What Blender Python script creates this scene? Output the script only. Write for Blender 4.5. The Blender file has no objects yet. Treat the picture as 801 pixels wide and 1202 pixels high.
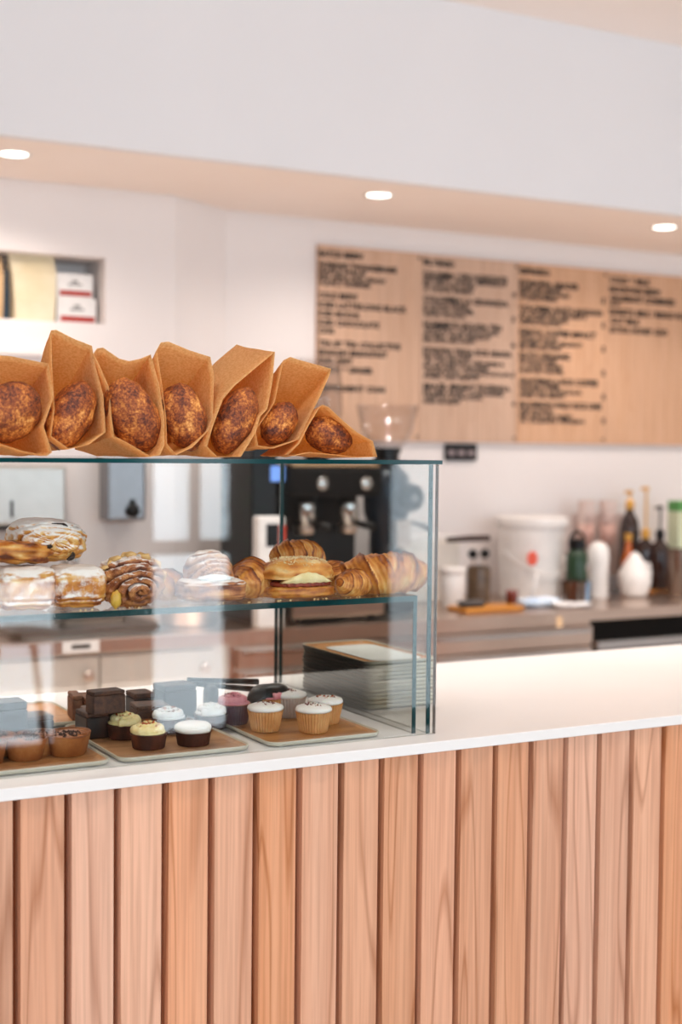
import bpy, bmesh, math, random
from math import sin, cos, pi, radians as R_
from mathutils import Vector, Matrix, noise

SC = bpy.context.scene
COL = SC.collection
# ------------------------------------------------------------------ camera
F_PX, CXP, CYP = 1628.0, 400.5, 601.0
EYE = Vector((0, 0, 1.49))
EX = Vector((0.8768, -0.0127, 0.4807)); EYV = Vector((-0.4808, -0.0439, 0.8758)); UPV = Vector((0.0100, -0.9990, -0.0446))
RW = Matrix((EX, EYV, UPV))           # image (right, down, forward) -> world
cam_d = bpy.data.cameras.new('camera'); cam = bpy.data.objects.new('camera', cam_d); COL.objects.link(cam)
cr = RW @ Vector((1, 0, 0)); cd = RW @ Vector((0, 1, 0)); cf = RW @ Vector((0, 0, 1))
m = Matrix((cr, -cd, -cf)).transposed().to_4x4(); m.translation = EYE
cam.matrix_world = m
cam_d.sensor_fit = 'VERTICAL'; cam_d.sensor_height = 36.0; cam_d.lens = 36.0 * F_PX / 1202.0
cam_d.clip_start = 0.05; cam_d.clip_end = 100
cam_d.dof.use_dof = True; cam_d.dof.focus_distance = 2.28; cam_d.dof.aperture_fstop = cam_d.lens / 1000 / 0.0195
SC.camera = cam
vs = SC.view_settings; vs.view_transform = 'Standard'; vs.look = 'None'; vs.gamma = 1; vs.use_curve_mapping = False
vs.exposure = -1.04
# ------------------------------------------------------------------ world
w = bpy.data.worlds.new('sky'); SC.world = w; w.use_nodes = True
bgn = w.node_tree.nodes['Background']; bgn.inputs[0].default_value = (0.72, 0.86, 1.0, 1); bgn.inputs[1].default_value = 4.0

def area(name, loc, rot, sx, sy, power, color):
    l = bpy.data.lights.new(name, 'AREA'); l.shape = 'RECTANGLE'; l.size = sx; l.size_y = sy; l.energy = power; l.color = color
    o = bpy.data.objects.new(name, l); o.location = loc; o.rotation_euler = rot; COL.objects.link(o); return o
def spot(name, loc, power, color, angle=110, blend=0.6, size=0.04, rot=(0, 0, 0)):
    l = bpy.data.lights.new(name, 'SPOT'); l.energy = power; l.color = color; l.spot_size = R_(angle); l.spot_blend = blend; l.shadow_soft_size = size
    o = bpy.data.objects.new(name, l); o.location = loc; o.rotation_euler = rot; COL.objects.link(o); return o
DAY = (0.80, 0.90, 1.0); WARM = (1.0, 0.89, 0.80)
# daylight through the shop front and two added windows, behind the photographer
area('daylight_transom', (1.6, -2.38, 2.36), (R_(90), 0, 0), 8.6, 1.0, 200, DAY)  # added high window light, daylight that stays out of the case reflections
area('daylight_door', (2.645, -2.38, 0.89), (R_(90), 0, 0), 0.45, 1.65, 32, DAY)
area('daylight_window', (4.65, -2.38, 1.0), (R_(90), 0, 0), 1.75, 1.85, 62, DAY)
area('daylight_low_window', (1.36, -2.38, 0.47), (R_(90), 0, 0), 1.2, 0.8, 40, DAY)
area('daylight_left_window', (-1.7, -2.38, 0.9), (R_(90), 0, 0), 2.2, 1.5, 90, DAY)  # added light for an unseen window, more daylight on the counter
ZS = 2.374; ZC = 2.99; YW = 4.75; YL = 4.60; YF = 3.95
SOFFIT_X = [-1.40, -0.12, 1.161, 2.437, 3.731, 5.01]
for x in SOFFIT_X: spot('downlight_beam', (x, 4.19, ZS - 0.012), 50, WARM, 150, 0.8, 0.035)
CEIL_L = [(x, 1.30) for x in (-1.2, 0.1, 1.4, 2.7, 4.0)]
for x, y in CEIL_L: spot('ceiling_beam', (x, y, ZC - 0.012), 72, (1.0, 0.90, 0.82), 130, 0.7, 0.03)
for x in (-1.0, 0.45, 1.9, 3.35, 4.8): spot('ceiling_beam', (x, 3.30, ZC - 0.012), 340, (1.0, 0.93, 0.88), 80, 0.8, 0.03)  # unseen aisle spots, added to bounce light up onto the soffit

# ------------------------------------------------------------------ image -> place helpers (authoring only)
def ray(u, v): return RW @ Vector(((u - CXP) / F_PX, (v - CYP) / F_PX, 1.0))
def at(u, v, y=None, z=None):
    r = ray(u, v); t = y / r.y if y is not None else (z - EYE.z) / r.z
    return EYE + r * t
def mpp(u, y): return (y / ray(u, 600).y) / F_PX      # metres per pixel at depth plane y
# ------------------------------------------------------------------ colours / materials
def lin(c):
    f = lambda x: x / 12.92 if x <= 0.04045 else ((x + 0.055) / 1.055) ** 2.4
    if isinstance(c, str): c = tuple(int(c[i:i+2], 16) / 255 for i in (0, 2, 4))
    return (f(c[0]), f(c[1]), f(c[2]), 1)
MATS = {}
def mat(name, color, rough=0.5, metal=0.0, color2=None, scale=20, bump=0.0, bscale=None, detail=4, trans=0.0, coat=0.0, spec=0.5, emit=0.0, sss=0.0, ramp=(0.35, 0.65), obj_rand=False):
    if name in MATS: return MATS[name]
    M = bpy.data.materials.new(name); M.use_nodes = True; nt = M.node_tree; N = nt.nodes; L = nt.links; p = N['Principled BSDF']
    p.inputs['Base Color'].default_value = lin(color); p.inputs['Roughness'].default_value = rough; p.inputs['Metallic'].default_value = metal
    p.inputs['Transmission Weight'].default_value = trans; p.inputs['Coat Weight'].default_value = coat; p.inputs['Specular IOR Level'].default_value = spec
    if sss: p.inputs['Subsurface Weight'].default_value = sss; p.inputs['Subsurface Scale'].default_value = 0.01
    if emit: p.inputs['Emission Color'].default_value = lin(color); p.inputs['Emission Strength'].default_value = emit
    tc = N.new('ShaderNodeTexCoord')
    nz = N.new('ShaderNodeTexNoise'); nz.inputs['Scale'].default_value = scale; nz.inputs['Detail'].default_value = detail
    L.new(tc.outputs['Object'], nz.inputs['Vector'])
    c2 = lin(color2) if color2 else tuple(x * 0.93 for x in lin(color)[:3]) + (1,)
    rp = N.new('ShaderNodeValToRGB'); rp.color_ramp.elements[0].position = ramp[0]; rp.color_ramp.elements[1].position = ramp[1]
    rp.color_ramp.elements[0].color = c2; rp.color_ramp.elements[1].color = lin(color)
    L.new(nz.outputs['Fac'], rp.inputs['Fac']); L.new(rp.outputs['Color'], p.inputs['Base Color'])
    if bump:
        b = N.new('ShaderNodeBump'); b.inputs['Strength'].default_value = bump; b.inputs['Distance'].default_value = 0.002
        n2 = N.new('ShaderNodeTexNoise'); n2.inputs['Scale'].default_value = bscale or scale * 3; n2.inputs['Detail'].default_value = 5
        L.new(tc.outputs['Object'], n2.inputs['Vector']); L.new(n2.outputs['Fac'], b.inputs['Height']); L.new(b.outputs['Normal'], p.inputs['Normal'])
    MATS[name] = M; return M

def wood_mat(name, c_light, c_mid, c_dark, along='Z', ring=9.0, rough=0.5, stretch=0.09, line=0.5):
    if name in MATS: return MATS[name]
    M = bpy.data.materials.new(name); M.use_nodes = True; nt = M.node_tree; N = nt.nodes; L = nt.links; p = N['Principled BSDF']
    p.inputs['Roughness'].default_value = rough; p.inputs['Specular IOR Level'].default_value = 0.3
    tc = N.new('ShaderNodeTexCoord'); oi = N.new('ShaderNodeObjectInfo')
    off = N.new('ShaderNodeVectorMath'); off.operation = 'SCALE'; off.inputs[0].default_value = (3.1, 17.3, 41.7); L.new(oi.outputs['Random'], off.inputs['Scale'])
    add = N.new('ShaderNodeVectorMath'); add.operation = 'ADD'; L.new(tc.outputs['Object'], add.inputs[0]); L.new(off.outputs[0], add.inputs[1])
    mp = N.new('ShaderNodeMapping'); sc = [1, 1, 1]; sc['XYZ'.index(along)] = stretch; mp.inputs['Scale'].default_value = sc; L.new(add.outputs[0], mp.inputs['Vector'])
    n1 = N.new('ShaderNodeTexNoise'); n1.inputs['Scale'].default_value = 9; n1.inputs['Detail'].default_value = 2; L.new(mp.outputs[0], n1.inputs['Vector'])
    mul = N.new('ShaderNodeMath'); mul.operation = 'MULTIPLY'; mul.inputs[1].default_value = ring; L.new(n1.outputs['Fac'], mul.inputs[0])
    fr = N.new('ShaderNodeMath'); fr.operation = 'PINGPONG'; fr.inputs[1].default_value = 0.5; L.new(mul.outputs[0], fr.inputs[0])
    r1 = N.new('ShaderNodeValToRGB'); r1.color_ramp.elements[0].position = 0.0; r1.color_ramp.elements[0].color = lin(c_dark)
    r1.color_ramp.elements[1].position = 0.12; r1.color_ramp.elements[1].color = lin(c_light)
    e = r1.color_ramp.elements.new(0.75); e.color = lin(c_light)
    e = r1.color_ramp.elements.new(1.0); e.color = lin(c_mid); L.new(fr.outputs[0], r1.inputs['Fac'])
    mp2 = N.new('ShaderNodeMapping'); sc = [1, 1, 1]; sc['XYZ'.index(along)] = 0.02; mp2.inputs['Scale'].default_value = sc; L.new(add.outputs[0], mp2.inputs['Vector'])
    n2 = N.new('ShaderNodeTexNoise'); n2.inputs['Scale'].default_value = 160; n2.inputs['Detail'].default_value = 3; L.new(mp2.outputs[0], n2.inputs['Vector'])
    n3 = N.new('ShaderNodeTexNoise'); n3.inputs['Scale'].default_value = 28; n3.inputs['Detail'].default_value = 2; L.new(mp2.outputs[0], n3.inputs['Vector'])
    r2 = N.new('ShaderNodeValToRGB'); r2.color_ramp.elements[0].position = 0.36; r2.color_ramp.elements[0].color = (0.62, 0.55, 0.5, 1); r2.color_ramp.elements[1].position = 0.62; r2.color_ramp.elements[1].color = (1, 1, 1, 1)
    L.new(n2.outputs['Fac'], r2.inputs['Fac'])
    r3 = N.new('ShaderNodeValToRGB'); r3.color_ramp.elements[0].position = 0.35; r3.color_ramp.elements[0].color = lin(c_mid); r3.color_ramp.elements[1].position = 0.65; r3.color_ramp.elements[1].color = lin(c_light)
    L.new(n3.outputs['Fac'], r3.inputs['Fac'])
    mx = N.new('ShaderNodeMixRGB'); mx.blend_type = 'MIX'; mx.inputs[0].default_value = 1 - line; L.new(r1.outputs[0], mx.inputs[1]); L.new(r3.outputs[0], mx.inputs[2])
    m2 = N.new('ShaderNodeMixRGB'); m2.blend_type = 'MULTIPLY'; m2.inputs[0].default_value = 0.45; L.new(mx.outputs[0], m2.inputs[1]); L.new(r2.outputs[0], m2.inputs[2])
    hs = N.new('ShaderNodeHueSaturation'); mr = N.new('ShaderNodeMapRange'); mr.inputs['To Min'].default_value = 0.88; mr.inputs['To Max'].default_value = 1.07
    L.new(oi.outputs['Random'], mr.inputs['Value']); L.new(mr.outputs[0], hs.inputs['Value'])
    mr2 = N.new('ShaderNodeMapRange'); mr2.inputs['To Min'].default_value = 0.88; mr2.inputs['To Max'].default_value = 1.14
    fx = N.new('ShaderNodeMath'); fx.operation = 'FRACT'; fm = N.new('ShaderNodeMath'); fm.operation = 'MULTIPLY'; fm.inputs[1].default_value = 7.31
    L.new(oi.outputs['Random'], fm.inputs[0]); L.new(fm.outputs[0], fx.inputs[0]); L.new(fx.outputs[0], mr2.inputs['Value']); L.new(mr2.outputs[0], hs.inputs['Saturation'])
    L.new(m2.outputs[0], hs.inputs['Color']); L.new(hs.outputs[0], p.inputs['Base Color'])
    b = N.new('ShaderNodeBump'); b.inputs['Strength'].default_value = 0.25; b.inputs['Distance'].default_value = 0.001; L.new(n2.outputs['Fac'], b.inputs['Height']); L.new(b.outputs[0], p.inputs['Normal'])
    MATS[name] = M; return M

def thin_glass(name, tint, ior=1.5, rough=0.0):
    M = bpy.data.materials.new(name); M.use_nodes = True; nt = M.node_tree; N = nt.nodes; L = nt.links; N.remove(N['Principled BSDF'])
    o = N['Material Output']; t = N.new('ShaderNodeBsdfTransparent'); t.inputs[0].default_value = tint
    g = N.new('ShaderNodeBsdfGlossy'); g.inputs['Roughness'].default_value = rough; fr = N.new('ShaderNodeFresnel'); 
    ge = N.new('ShaderNodeNewGeometry'); mr = N.new('ShaderNodeMapRange'); mr.inputs['To Min'].default_value = ior; mr.inputs['To Max'].default_value = 1/ior
    L.new(ge.outputs['Backfacing'], mr.inputs['Value']); L.new(mr.outputs[0], fr.inputs['IOR'])
    mx = N.new('ShaderNodeMixShader'); L.new(fr.outputs[0], mx.inputs[0]); L.new(t.outputs[0], mx.inputs[1]); L.new(g.outputs[0], mx.inputs[2]); L.new(mx.outputs[0], o.inputs[0])
    MATS[name] = M; return M

def bake_mat(name, stops, rough=0.45, nscale=90, namt=0.25, bump=0.5, powder=None, spec=0.4, sss=0.0, striate=False):
    """pastry: crust colour follows the vertex attribute 'bake' (0 pale .. 1 dark) and noise; optional sugar on upward faces"""
    if name in MATS: return MATS[name]
    M = bpy.data.materials.new(name); M.use_nodes = True; nt = M.node_tree; N = nt.nodes; L = nt.links; p = N['Principled BSDF']
    p.inputs['Roughness'].default_value = rough; p.inputs['Specular IOR Level'].default_value = spec
    at_ = N.new('ShaderNodeAttribute'); at_.attribute_name = 'bake'; tc = N.new('ShaderNodeTexCoord')
    n = N.new('ShaderNodeTexNoise'); n.inputs['Scale'].default_value = nscale; n.inputs['Detail'].default_value = 6; n.inputs['Roughness'].default_value = 0.65; L.new(tc.outputs['Object'], n.inputs['Vector'])
    a = N.new('ShaderNodeMath'); a.operation = 'SUBTRACT'; a.inputs[1].default_value = 0.5; L.new(n.outputs['Fac'], a.inputs[0])
    b = N.new('ShaderNodeMath'); b.operation = 'MULTIPLY_ADD'; b.inputs[1].default_value = namt * 4; L.new(a.outputs[0], b.inputs[0]); L.new(at_.outputs['Fac'], b.inputs[2])
    rp = N.new('ShaderNodeValToRGB'); els = rp.color_ramp.elements
    els[0].position = stops[0][0]; els[0].color = lin(stops[0][1]); els[1].position = stops[-1][0]; els[1].color = lin(stops[-1][1])
    for s, c in stops[1:-1]: e = els.new(s); e.color = lin(c)
    L.new(b.outputs[0], rp.inputs['Fac']); outc = rp.outputs[0]
    if powder is not None:
        ge = N.new('ShaderNodeNewGeometry'); sx = N.new('ShaderNodeSeparateXYZ'); L.new(ge.outputs['Normal'], sx.inputs[0])
        n4 = N.new('ShaderNodeTexNoise'); n4.inputs['Scale'].default_value = 75; n4.inputs['Detail'].default_value = 8; n4.inputs['Roughness'].default_value = .7; L.new(tc.outputs['Object'], n4.inputs['Vector'])
        ad = N.new('ShaderNodeMath'); ad.operation = 'MULTIPLY_ADD'; ad.inputs[1].default_value = 1.6; L.new(n4.outputs['Fac'], ad.inputs[0]); L.new(sx.outputs['Z'], ad.inputs[2])
        mr = N.new('ShaderNodeMapRange'); mr.inputs['From Min'].default_value = powder; mr.inputs['From Max'].default_value = powder + 0.45; L.new(ad.outputs[0], mr.inputs['Value'])
        mx = N.new('ShaderNodeMixRGB'); mx.inputs[2].default_value = lin('F6EEE8'); L.new(mr.outputs[0], mx.inputs[0]); L.new(outc, mx.inputs[1]); outc = mx.outputs[0]
    L.new(outc, p.inputs['Base Color'])
    bp = N.new('ShaderNodeBump'); bp.inputs['Strength'].default_value = bump; bp.inputs['Distance'].default_value = 0.0015
    L.new(n.outputs['Fac'], bp.inputs['Height']); L.new(bp.outputs[0], p.inputs['Normal'])
    MATS[name] = M; return M

def kraft_mat(name, c1, c2, trans=0.35):
    M = bpy.data.materials.new(name); M.use_nodes = True; nt = M.node_tree; N = nt.nodes; L = nt.links; N.remove(N['Principled BSDF']); o = N['Material Output']
    tc = N.new('ShaderNodeTexCoord'); n = N.new('ShaderNodeTexNoise'); n.inputs['Scale'].default_value = 260; n.inputs['Detail'].default_value = 5; L.new(tc.outputs['Object'], n.inputs['Vector'])
    rp = N.new('ShaderNodeValToRGB'); rp.color_ramp.elements[0].position = 0.36; rp.color_ramp.elements[0].color = lin(c2); rp.color_ramp.elements[1].position = 0.6; rp.color_ramp.elements[1].color = lin(c1); L.new(n.outputs['Fac'], rp.inputs['Fac'])
    d = N.new('ShaderNodeBsdfDiffuse'); t = N.new('ShaderNodeBsdfTranslucent'); L.new(rp.outputs[0], d.inputs[0])
    mc = N.new('ShaderNodeMixRGB'); mc.blend_type = 'MULTIPLY'; mc.inputs[0].default_value = 1; mc.inputs[2].default_value = (1.0, 0.92, 0.80, 1); L.new(rp.outputs[0], mc.inputs[1]); L.new(mc.outputs[0], t.inputs[0])
    mx = N.new('ShaderNodeMixShader'); mx.inputs[0].default_value = trans; L.new(d.outputs[0], mx.inputs[1]); L.new(t.outputs[0], mx.inputs[2]); L.new(mx.outputs[0], o.inputs[0])
    n2 = N.new('ShaderNodeTexNoise'); n2.inputs['Scale'].default_value = 22; n2.inputs['Detail'].default_value = 3; L.new(tc.outputs['Object'], n2.inputs['Vector'])
    b = N.new('ShaderNodeBump'); b.inputs['Strength'].default_value = 0.35; b.inputs['Distance'].default_value = 0.004; L.new(n2.outputs['Fac'], b.inputs['Height']); L.new(b.outputs[0], d.inputs['Normal'])
    MATS[name] = M; return M

# ------------------------------------------------------------------ mesh builder
class MB:
    def __init__(s): s.v = []; s.f = []; s.a = []
    def add(s, vs_, fs, at_=None):
        o = len(s.v); s.v += [tuple(p) for p in vs_]; s.f += [tuple(i + o for i in f) for f in fs]; s.a += list(at_) if at_ else [0.0] * len(vs_); return s
    def box(s, x0, x1, y0, y1, z0, z1):
        return s.add([(x0,y0,z0),(x1,y0,z0),(x1,y1,z0),(x0,y1,z0),(x0,y0,z1),(x1,y0,z1),(x1,y1,z1),(x0,y1,z1)],
              [(0,3,2,1),(4,5,6,7),(0,1,5,4),(1,2,6,5),(2,3,7,6),(3,0,4,7)])
    def loft(s, rings, cap0=True, cap1=True, closed=True, att=None):
        n = len(rings[0]); o = len(s.v); vs_ = [p for r in rings for p in r]; fs = []
        for i in range(len(rings) - 1):
            for j in range(n if closed else n - 1):
                k = (j + 1) % n; fs.append((i*n+j, i*n+k, (i+1)*n+k, (i+1)*n+j))
        if cap0: fs.append(tuple(reversed(range(n))))
        if cap1: fs.append(tuple(range((len(rings)-1)*n, len(rings)*n)))
        return s.add(vs_, fs, att)
    def lathe(s, prof, n=24, c=(0,0,0), cap0=True, cap1=True, rf=None):
        rings = [[(c[0] + (r*(rf(2*pi*j/n, z) if rf else 1))*cos(2*pi*j/n), c[1] + (r*(rf(2*pi*j/n, z) if rf else 1))*sin(2*pi*j/n), c[2]+z) for j in range(n)] for r, z in prof]
        return s.loft(rings, cap0, cap1)
    def tube(s, pts, r, n=8, caps=True):
        pts = [Vector(p) for p in pts]; rings = []
        prev = None
        for i, p in enumerate(pts):
            d = (pts[min(i+1, len(pts)-1)] - pts[max(i-1, 0)]).normalized()
            ref = prev if prev is not None else (Vector((0,0,1)) if abs(d.z) < 0.9 else Vector((1,0,0)))
            a = (ref - d*ref.dot(d)).normalized(); prev = a; b = d.cross(a); rr = r[i] if isinstance(r, (list, tuple)) else r
            rings.append([tuple(p + a*rr*cos(2*pi*j/n) + b*rr*sin(2*pi*j/n)) for j in range(n)])
        return s.loft(rings, caps, caps)
    def xform(s, M): s.v = [tuple(M @ Vector(p)) for p in s.v]; return s
    def build(s, name, material, parent=None, loc=None, rot=None, smooth=False, bevel=0, seg=2, sub=0, bake=False, kind=None, label=None, sharp=None):
        me = bpy.data.meshes.new(name); me.from_pydata(s.v, [], s.f); me.update()
        bm = bmesh.new(); bm.from_mesh(me); bmesh.ops.recalc_face_normals(bm, faces=bm.faces); bm.to_mesh(me); bm.free()
        if bake:
            a = me.attributes.new('bake', 'FLOAT', 'POINT'); a.data.foreach_set('value', s.a)
        me.materials.append(material)
        if smooth: me.shade_smooth()
        if sharp: me.shade_smooth(); me.set_sharp_from_angle(angle=R_(sharp))
        o = bpy.data.objects.new(name, me); COL.objects.link(o)
        if parent: o.parent = parent
        if loc is not None: o.location = loc
        if rot is not None: o.rotation_euler = rot
        if bevel:
            b = o.modifiers.new('bevel', 'BEVEL'); b.width = bevel; b.segments = seg; b.limit_method = 'ANGLE'; b.angle_limit = R_(40)
        if sub: q = o.modifiers.new('sub', 'SUBSURF'); q.levels = sub; q.render_levels = sub
        if kind: o['kind'] = kind
        if label: o['label'] = label
        return o
def B(*a): return MB().box(*a)
def root(name, label, cat, loc=(0,0,0), rz=0, group=None):
    o = bpy.data.objects.new(name, None); o.location = loc; o.rotation_euler = (0,0,rz); o.empty_display_size = 0.05; COL.objects.link(o); return tag(o, label, cat, group)
def tag(o, label, cat, group=None):
    o['label'] = label; o['category'] = cat
    if group: o['group'] = group
    return o
def struct(o): o['kind'] = 'structure'; return o
def dup(r, loc, rz=None, label=None):
    c = r.copy(); COL.objects.link(c); c.location = loc
    if rz is not None: c.rotation_euler = (0, 0, rz)
    if label: c['label'] = label
    for ch in list(r.children):
        d = ch.copy(); COL.objects.link(d); d.parent = c
        for g in list(ch.children):
            e = g.copy(); COL.objects.link(e); e.parent = d
    return c
def nz(p, s, seed=0): return noise.noise(Vector(p) * s + Vector((seed*7.7, seed*3.1, seed*1.3)))
def fbm(p, s, seed=0): return noise.fractal(Vector(p) * s + Vector((seed*7.7, seed*3.1, seed*1.3)), 0.8, 2.0, 4)
def spow(x, e): return math.copysign(abs(x) ** e, x)
def blob(rx, ry, rz, e1=1.0, e2=1.0, nu=64, nv=40, fn=None, axis='Z', flat=None):
    """closed super-ellipsoid; fn(unit direction, lon, lat) -> (radius factor, bake)"""
    mb = MB(); vs_ = []; at_ = []; fs = []
    for i in range(nv + 1):
        ph = -pi/2 + pi*i/nv
        for j in range(nu):
            th = 2*pi*j/nu
            d = (spow(cos(ph), e1)*spow(cos(th), e2), spow(cos(ph), e1)*spow(sin(th), e2), spow(sin(ph), e1))
            if axis == 'Y': d = (d[0], -d[2], d[1])
            if axis == 'X': d = (d[2], d[0], d[1])
            f, b = fn(d, th, ph) if fn else (1, 0.5)
            p = [d[0]*rx*f, d[1]*ry*f, d[2]*rz*f]
            if flat is not None and p[2] < flat: p[2] = flat + (p[2]-flat)*0.08
            vs_.append(p); at_.append(b)
    for i in range(nv):
        for j in range(nu):
            k = (j+1) % nu; fs.append((i*nu+j, i*nu+k, (i+1)*nu+k, (i+1)*nu+j))
    mb.add(vs_, fs, at_); return mb

# ------------------------------------------------------------------ shared materials
M_wall = mat('wall_paint', 'EEE6E3', 0.85, color2='ECE4E1', scale=2, spec=0.1)
M_fascia = mat('fascia_paint', 'ECE9EA', 0.85, color2='EAE7E8', scale=1.5, spec=0.1)
M_soffit = mat('soffit_paint', 'FAEDE4', 0.7, color2='F7E8DD', scale=1.4, spec=0.2)
M_ceil = mat('ceiling_paint', 'F4EAE5', 0.85, color2='F2E7E1', scale=1, spec=0.1)
M_floor = mat('floor_concrete', 'E6DED7', 0.5, color2='DDD4CC', scale=3)
M_quartz = mat('quartz', 'E6E1DE', 0.25, color2='E2DCD8', scale=3, spec=0.45, ramp=(0.2, 0.8))
M_slat = wood_mat('slat_wood', 'E2AB8B', 'D28F6A', 'A56A48', 'Z', 9.0, 0.5, 0.055, 0.55)
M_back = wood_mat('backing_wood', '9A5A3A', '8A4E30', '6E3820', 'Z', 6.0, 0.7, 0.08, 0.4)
M_carc = wood_mat('carcass_wood', 'C07E58', 'B0704A', '8A5034', 'X', 6.0, 0.6, 0.08, 0.4)
M_glass = thin_glass('clear_glass', (0.972, 0.983, 0.977, 1))
M_gedge = mat('glass_edge', '023A3C', 0.12, color2='022A2C', scale=3, spec=0.35)
M_plastic_clear = thin_glass('clear_plastic', (0.965, 0.955, 0.95, 1), 1.5, 0.05)
M_steel = mat('brushed_steel', 'D6C2B4', 0.30, 1.0, color2='C8B4A6', scale=3)
M_steel2 = mat('polished_steel', 'C9C7C5', 0.16, 1.0, scale=3)
M_black = mat('black_plastic', '0C0B0C', 0.35, spec=.3)
M_blackm = mat('matt_black', '0D0B0A', 0.7, spec=.2)
M_white = mat('white_plastic', 'EFEAE6', 0.35, sss=0)
M_cream = mat('cream_cabinet', 'E3DACF', 0.5)
M_ply = wood_mat('ply_board', 'D8B399', 'D2AB8F', 'C89E80', 'Z', 4.0, 0.6, 0.2, 0.25)
M_ink = mat('black_ink', '1E1612', 0.7)
M_frame = mat('window_frame_paint', '3E342E', 0.6)

# ------------------------------------------------------------------ room
X0, X1, Y0 = -3.0, 6.4, -2.25
struct(B(X0-.2, X1+.2, Y0-.2, 5.2, -0.1, 0).build('floor', M_floor))
struct(B(X0-.2, X1+.2, Y0-.2, YF, ZC, ZC+.1).build('ceiling', M_ceil))
struct(B(X0-.2, X0, Y0-.2, 5.2, 0, ZC).build('wall_left', mat('dusky_paint', '7A6659', 0.8)))
struct(B(X1, X1+.2, Y0-.2, 5.2, 0, ZC).build('wall_right', M_wall))
# back wall: right stretch, splayed corner, left stretch with a niche
XA, XB = 1.84, 2.11
YL2 = 4.58
struct(B(XB, X1, YW, YW+.15, 0, ZS+.02).build('wall_back', M_wall))
mb = MB(); mb.add([(XA,YL2,0),(XB,YW,0),(XB,YW+.15,0),(XA,YW+.15,0),(XA,YL2,ZS+.02),(XB,YW,ZS+.02),(XB,YW+.15,ZS+.02),(XA,YW+.15,ZS+.02)],
   [(0,1,5,4),(1,2,6,5),(2,3,7,6),(3,0,4,7),(0,3,2,1),(4,5,6,7)]); struct(mb.build('wall_back', M_wall))
NX1 = at(124, 302, y=YL2).x; NX0 = 0.60; NZ0 = at(60, 377, y=YL2).z; NZ1 = at(60, 298, y=YL2).z; NZB = at(0, 415, y=YL2).z
mb = MB()
mb.box(X0, -.70, YL2, YW+.15, 0, ZS+.02); mb.box(-.70, .50, YL2, YW+.15, 2.1, ZS+.02); mb.box(.50, NX0, YL2, YW+.15, 0, ZS+.02); mb.box(NX1, XA, YL2, YW+.15, 0, ZS+.02)
mb.box(NX0, NX1, YL2, YW+.15, 0, NZ0); mb.box(NX0, NX1, YL2, YW+.15, NZ1, ZS+.02)
mb.box(NX0, NX1, YL2+.22, YW+.16, NZ0, NZ1)
struct(mb.build('wall_back', M_wall))
struct(B(NX0-.1, NX1-.17, YL2-.05, YL2, NZB-.004, NZB+.012).build('trim_1', M_wall))
dk = mat('charcoal_door', '26211F', .6)
d2 = struct(B(-.70, .50, YL2+.10, YL2+.15, 0, 2.1).build('door_2', dk))  # unseen dark door, added so the side glass has something dark to reflect
for a_, b_ in ((-.62, -.14), (-.06, .42)):
    for z0, z1 in ((.15, .95), (1.1, 1.98)): B(a_, b_, YL2+.088, YL2+.0999, z0, z1).build('door_panel', dk, d2, bevel=.004)
MB().tube([(-.10, YL2+.10, 1.02), (-.10, YL2+.05, 1.02), (-.20, YL2+.05, 1.02)], .008, 8).build('door_handle', M_steel, d2, smooth=True)
# bulkhead: fascia and soffit
struct(B(X0, X1, YF, YF+.04, ZS, ZC+.1).build('bulkhead_fascia', M_fascia))
struct(B(X0, X1, YF+.04, 5.0, ZS, ZS+.04).build('soffit', M_soffit))
# shop front behind the photographer
FR = Y0
def wbox(x0, x1, z0, z1): return B(x0, x1, FR-.14, FR, z0, z1)
mb = MB()
for x0, x1, z0, z1 in [(X0, X1, 2.86, ZC), (X0, X1, 0, 0.06), (X0, -2.85, .06, 2.86), (-.55, .72, .06, 1.8), (.72, 2.0, .9, 1.8), (2.0, 2.40, .06, 1.8), (2.89, 3.74, .06, 1.8), (5.56, X1, .06, 2.86),
                       (-2.85, -.55, 1.72, 1.8), (2.40, 2.89, 1.72, 1.8), (3.74, 5.56, 1.95, 2.0), (-2.85, -.55, .06, .15), (-2.85, -2.8, .1, 1.8)]:
    mb.box(x0, x1, FR-.14, FR, z0, z1)
struct(mb.build('wall_front', M_frame))
def window(n, x0, x1, z0, z1, mull=(), rails=(), nm='window_'):
    fr = MB(); t = .035
    fr.box(x0, x0+t, FR-.1, FR-.04, z0, z1); fr.box(x1-t, x1, FR-.1, FR-.04, z0, z1); fr.box(x0+t, x1-t, FR-.1, FR-.04, z0, z0+t); fr.box(x0+t, x1-t, FR-.1, FR-.04, z1-t, z1)
    for a, za, zb in mull: fr.box(a-.02, a+.02, FR-.1, FR-.04, za, zb)
    for z in rails: fr.box(x0+t, x1-t, FR-.1, FR-.04, z-.035, z+.035)
    o = struct(fr.build(nm + str(n), M_frame)); B(x0+t, x1-t, FR-.074, FR-.068, z0+t, z1-t).build('pane', M_glass, o); return o
window(1, X0+.15, 5.56, 1.8, 2.86, [(-1.2, 1.8, 2.86), (.6, 1.8, 2.86), (2.4, 1.8, 2.86), (4.0, 1.8, 2.86)])  # clerestory band added to let in daylight, too high to reflect in the case
window(1, 2.40, 2.89, .06, 1.72, [(2.66, 1.04, 1.72)], [1.005], nm='door_')
window(2, 3.74, 5.56, .06, 1.95, [(4.65, .06, 1.95)])
window(3, .72, 2.0, .06, .9, [(1.2, .06, .9)])
window(4, -2.85, -.55, .15, 1.72, [(-1.7, .15, 1.72)])  # unseen left window, added for daylight
struct(B(-8, 12, -9, Y0-.2, -.12, -.02).build('pavement', mat('pavement', 'B5B0AA', 0.8)))

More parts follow.
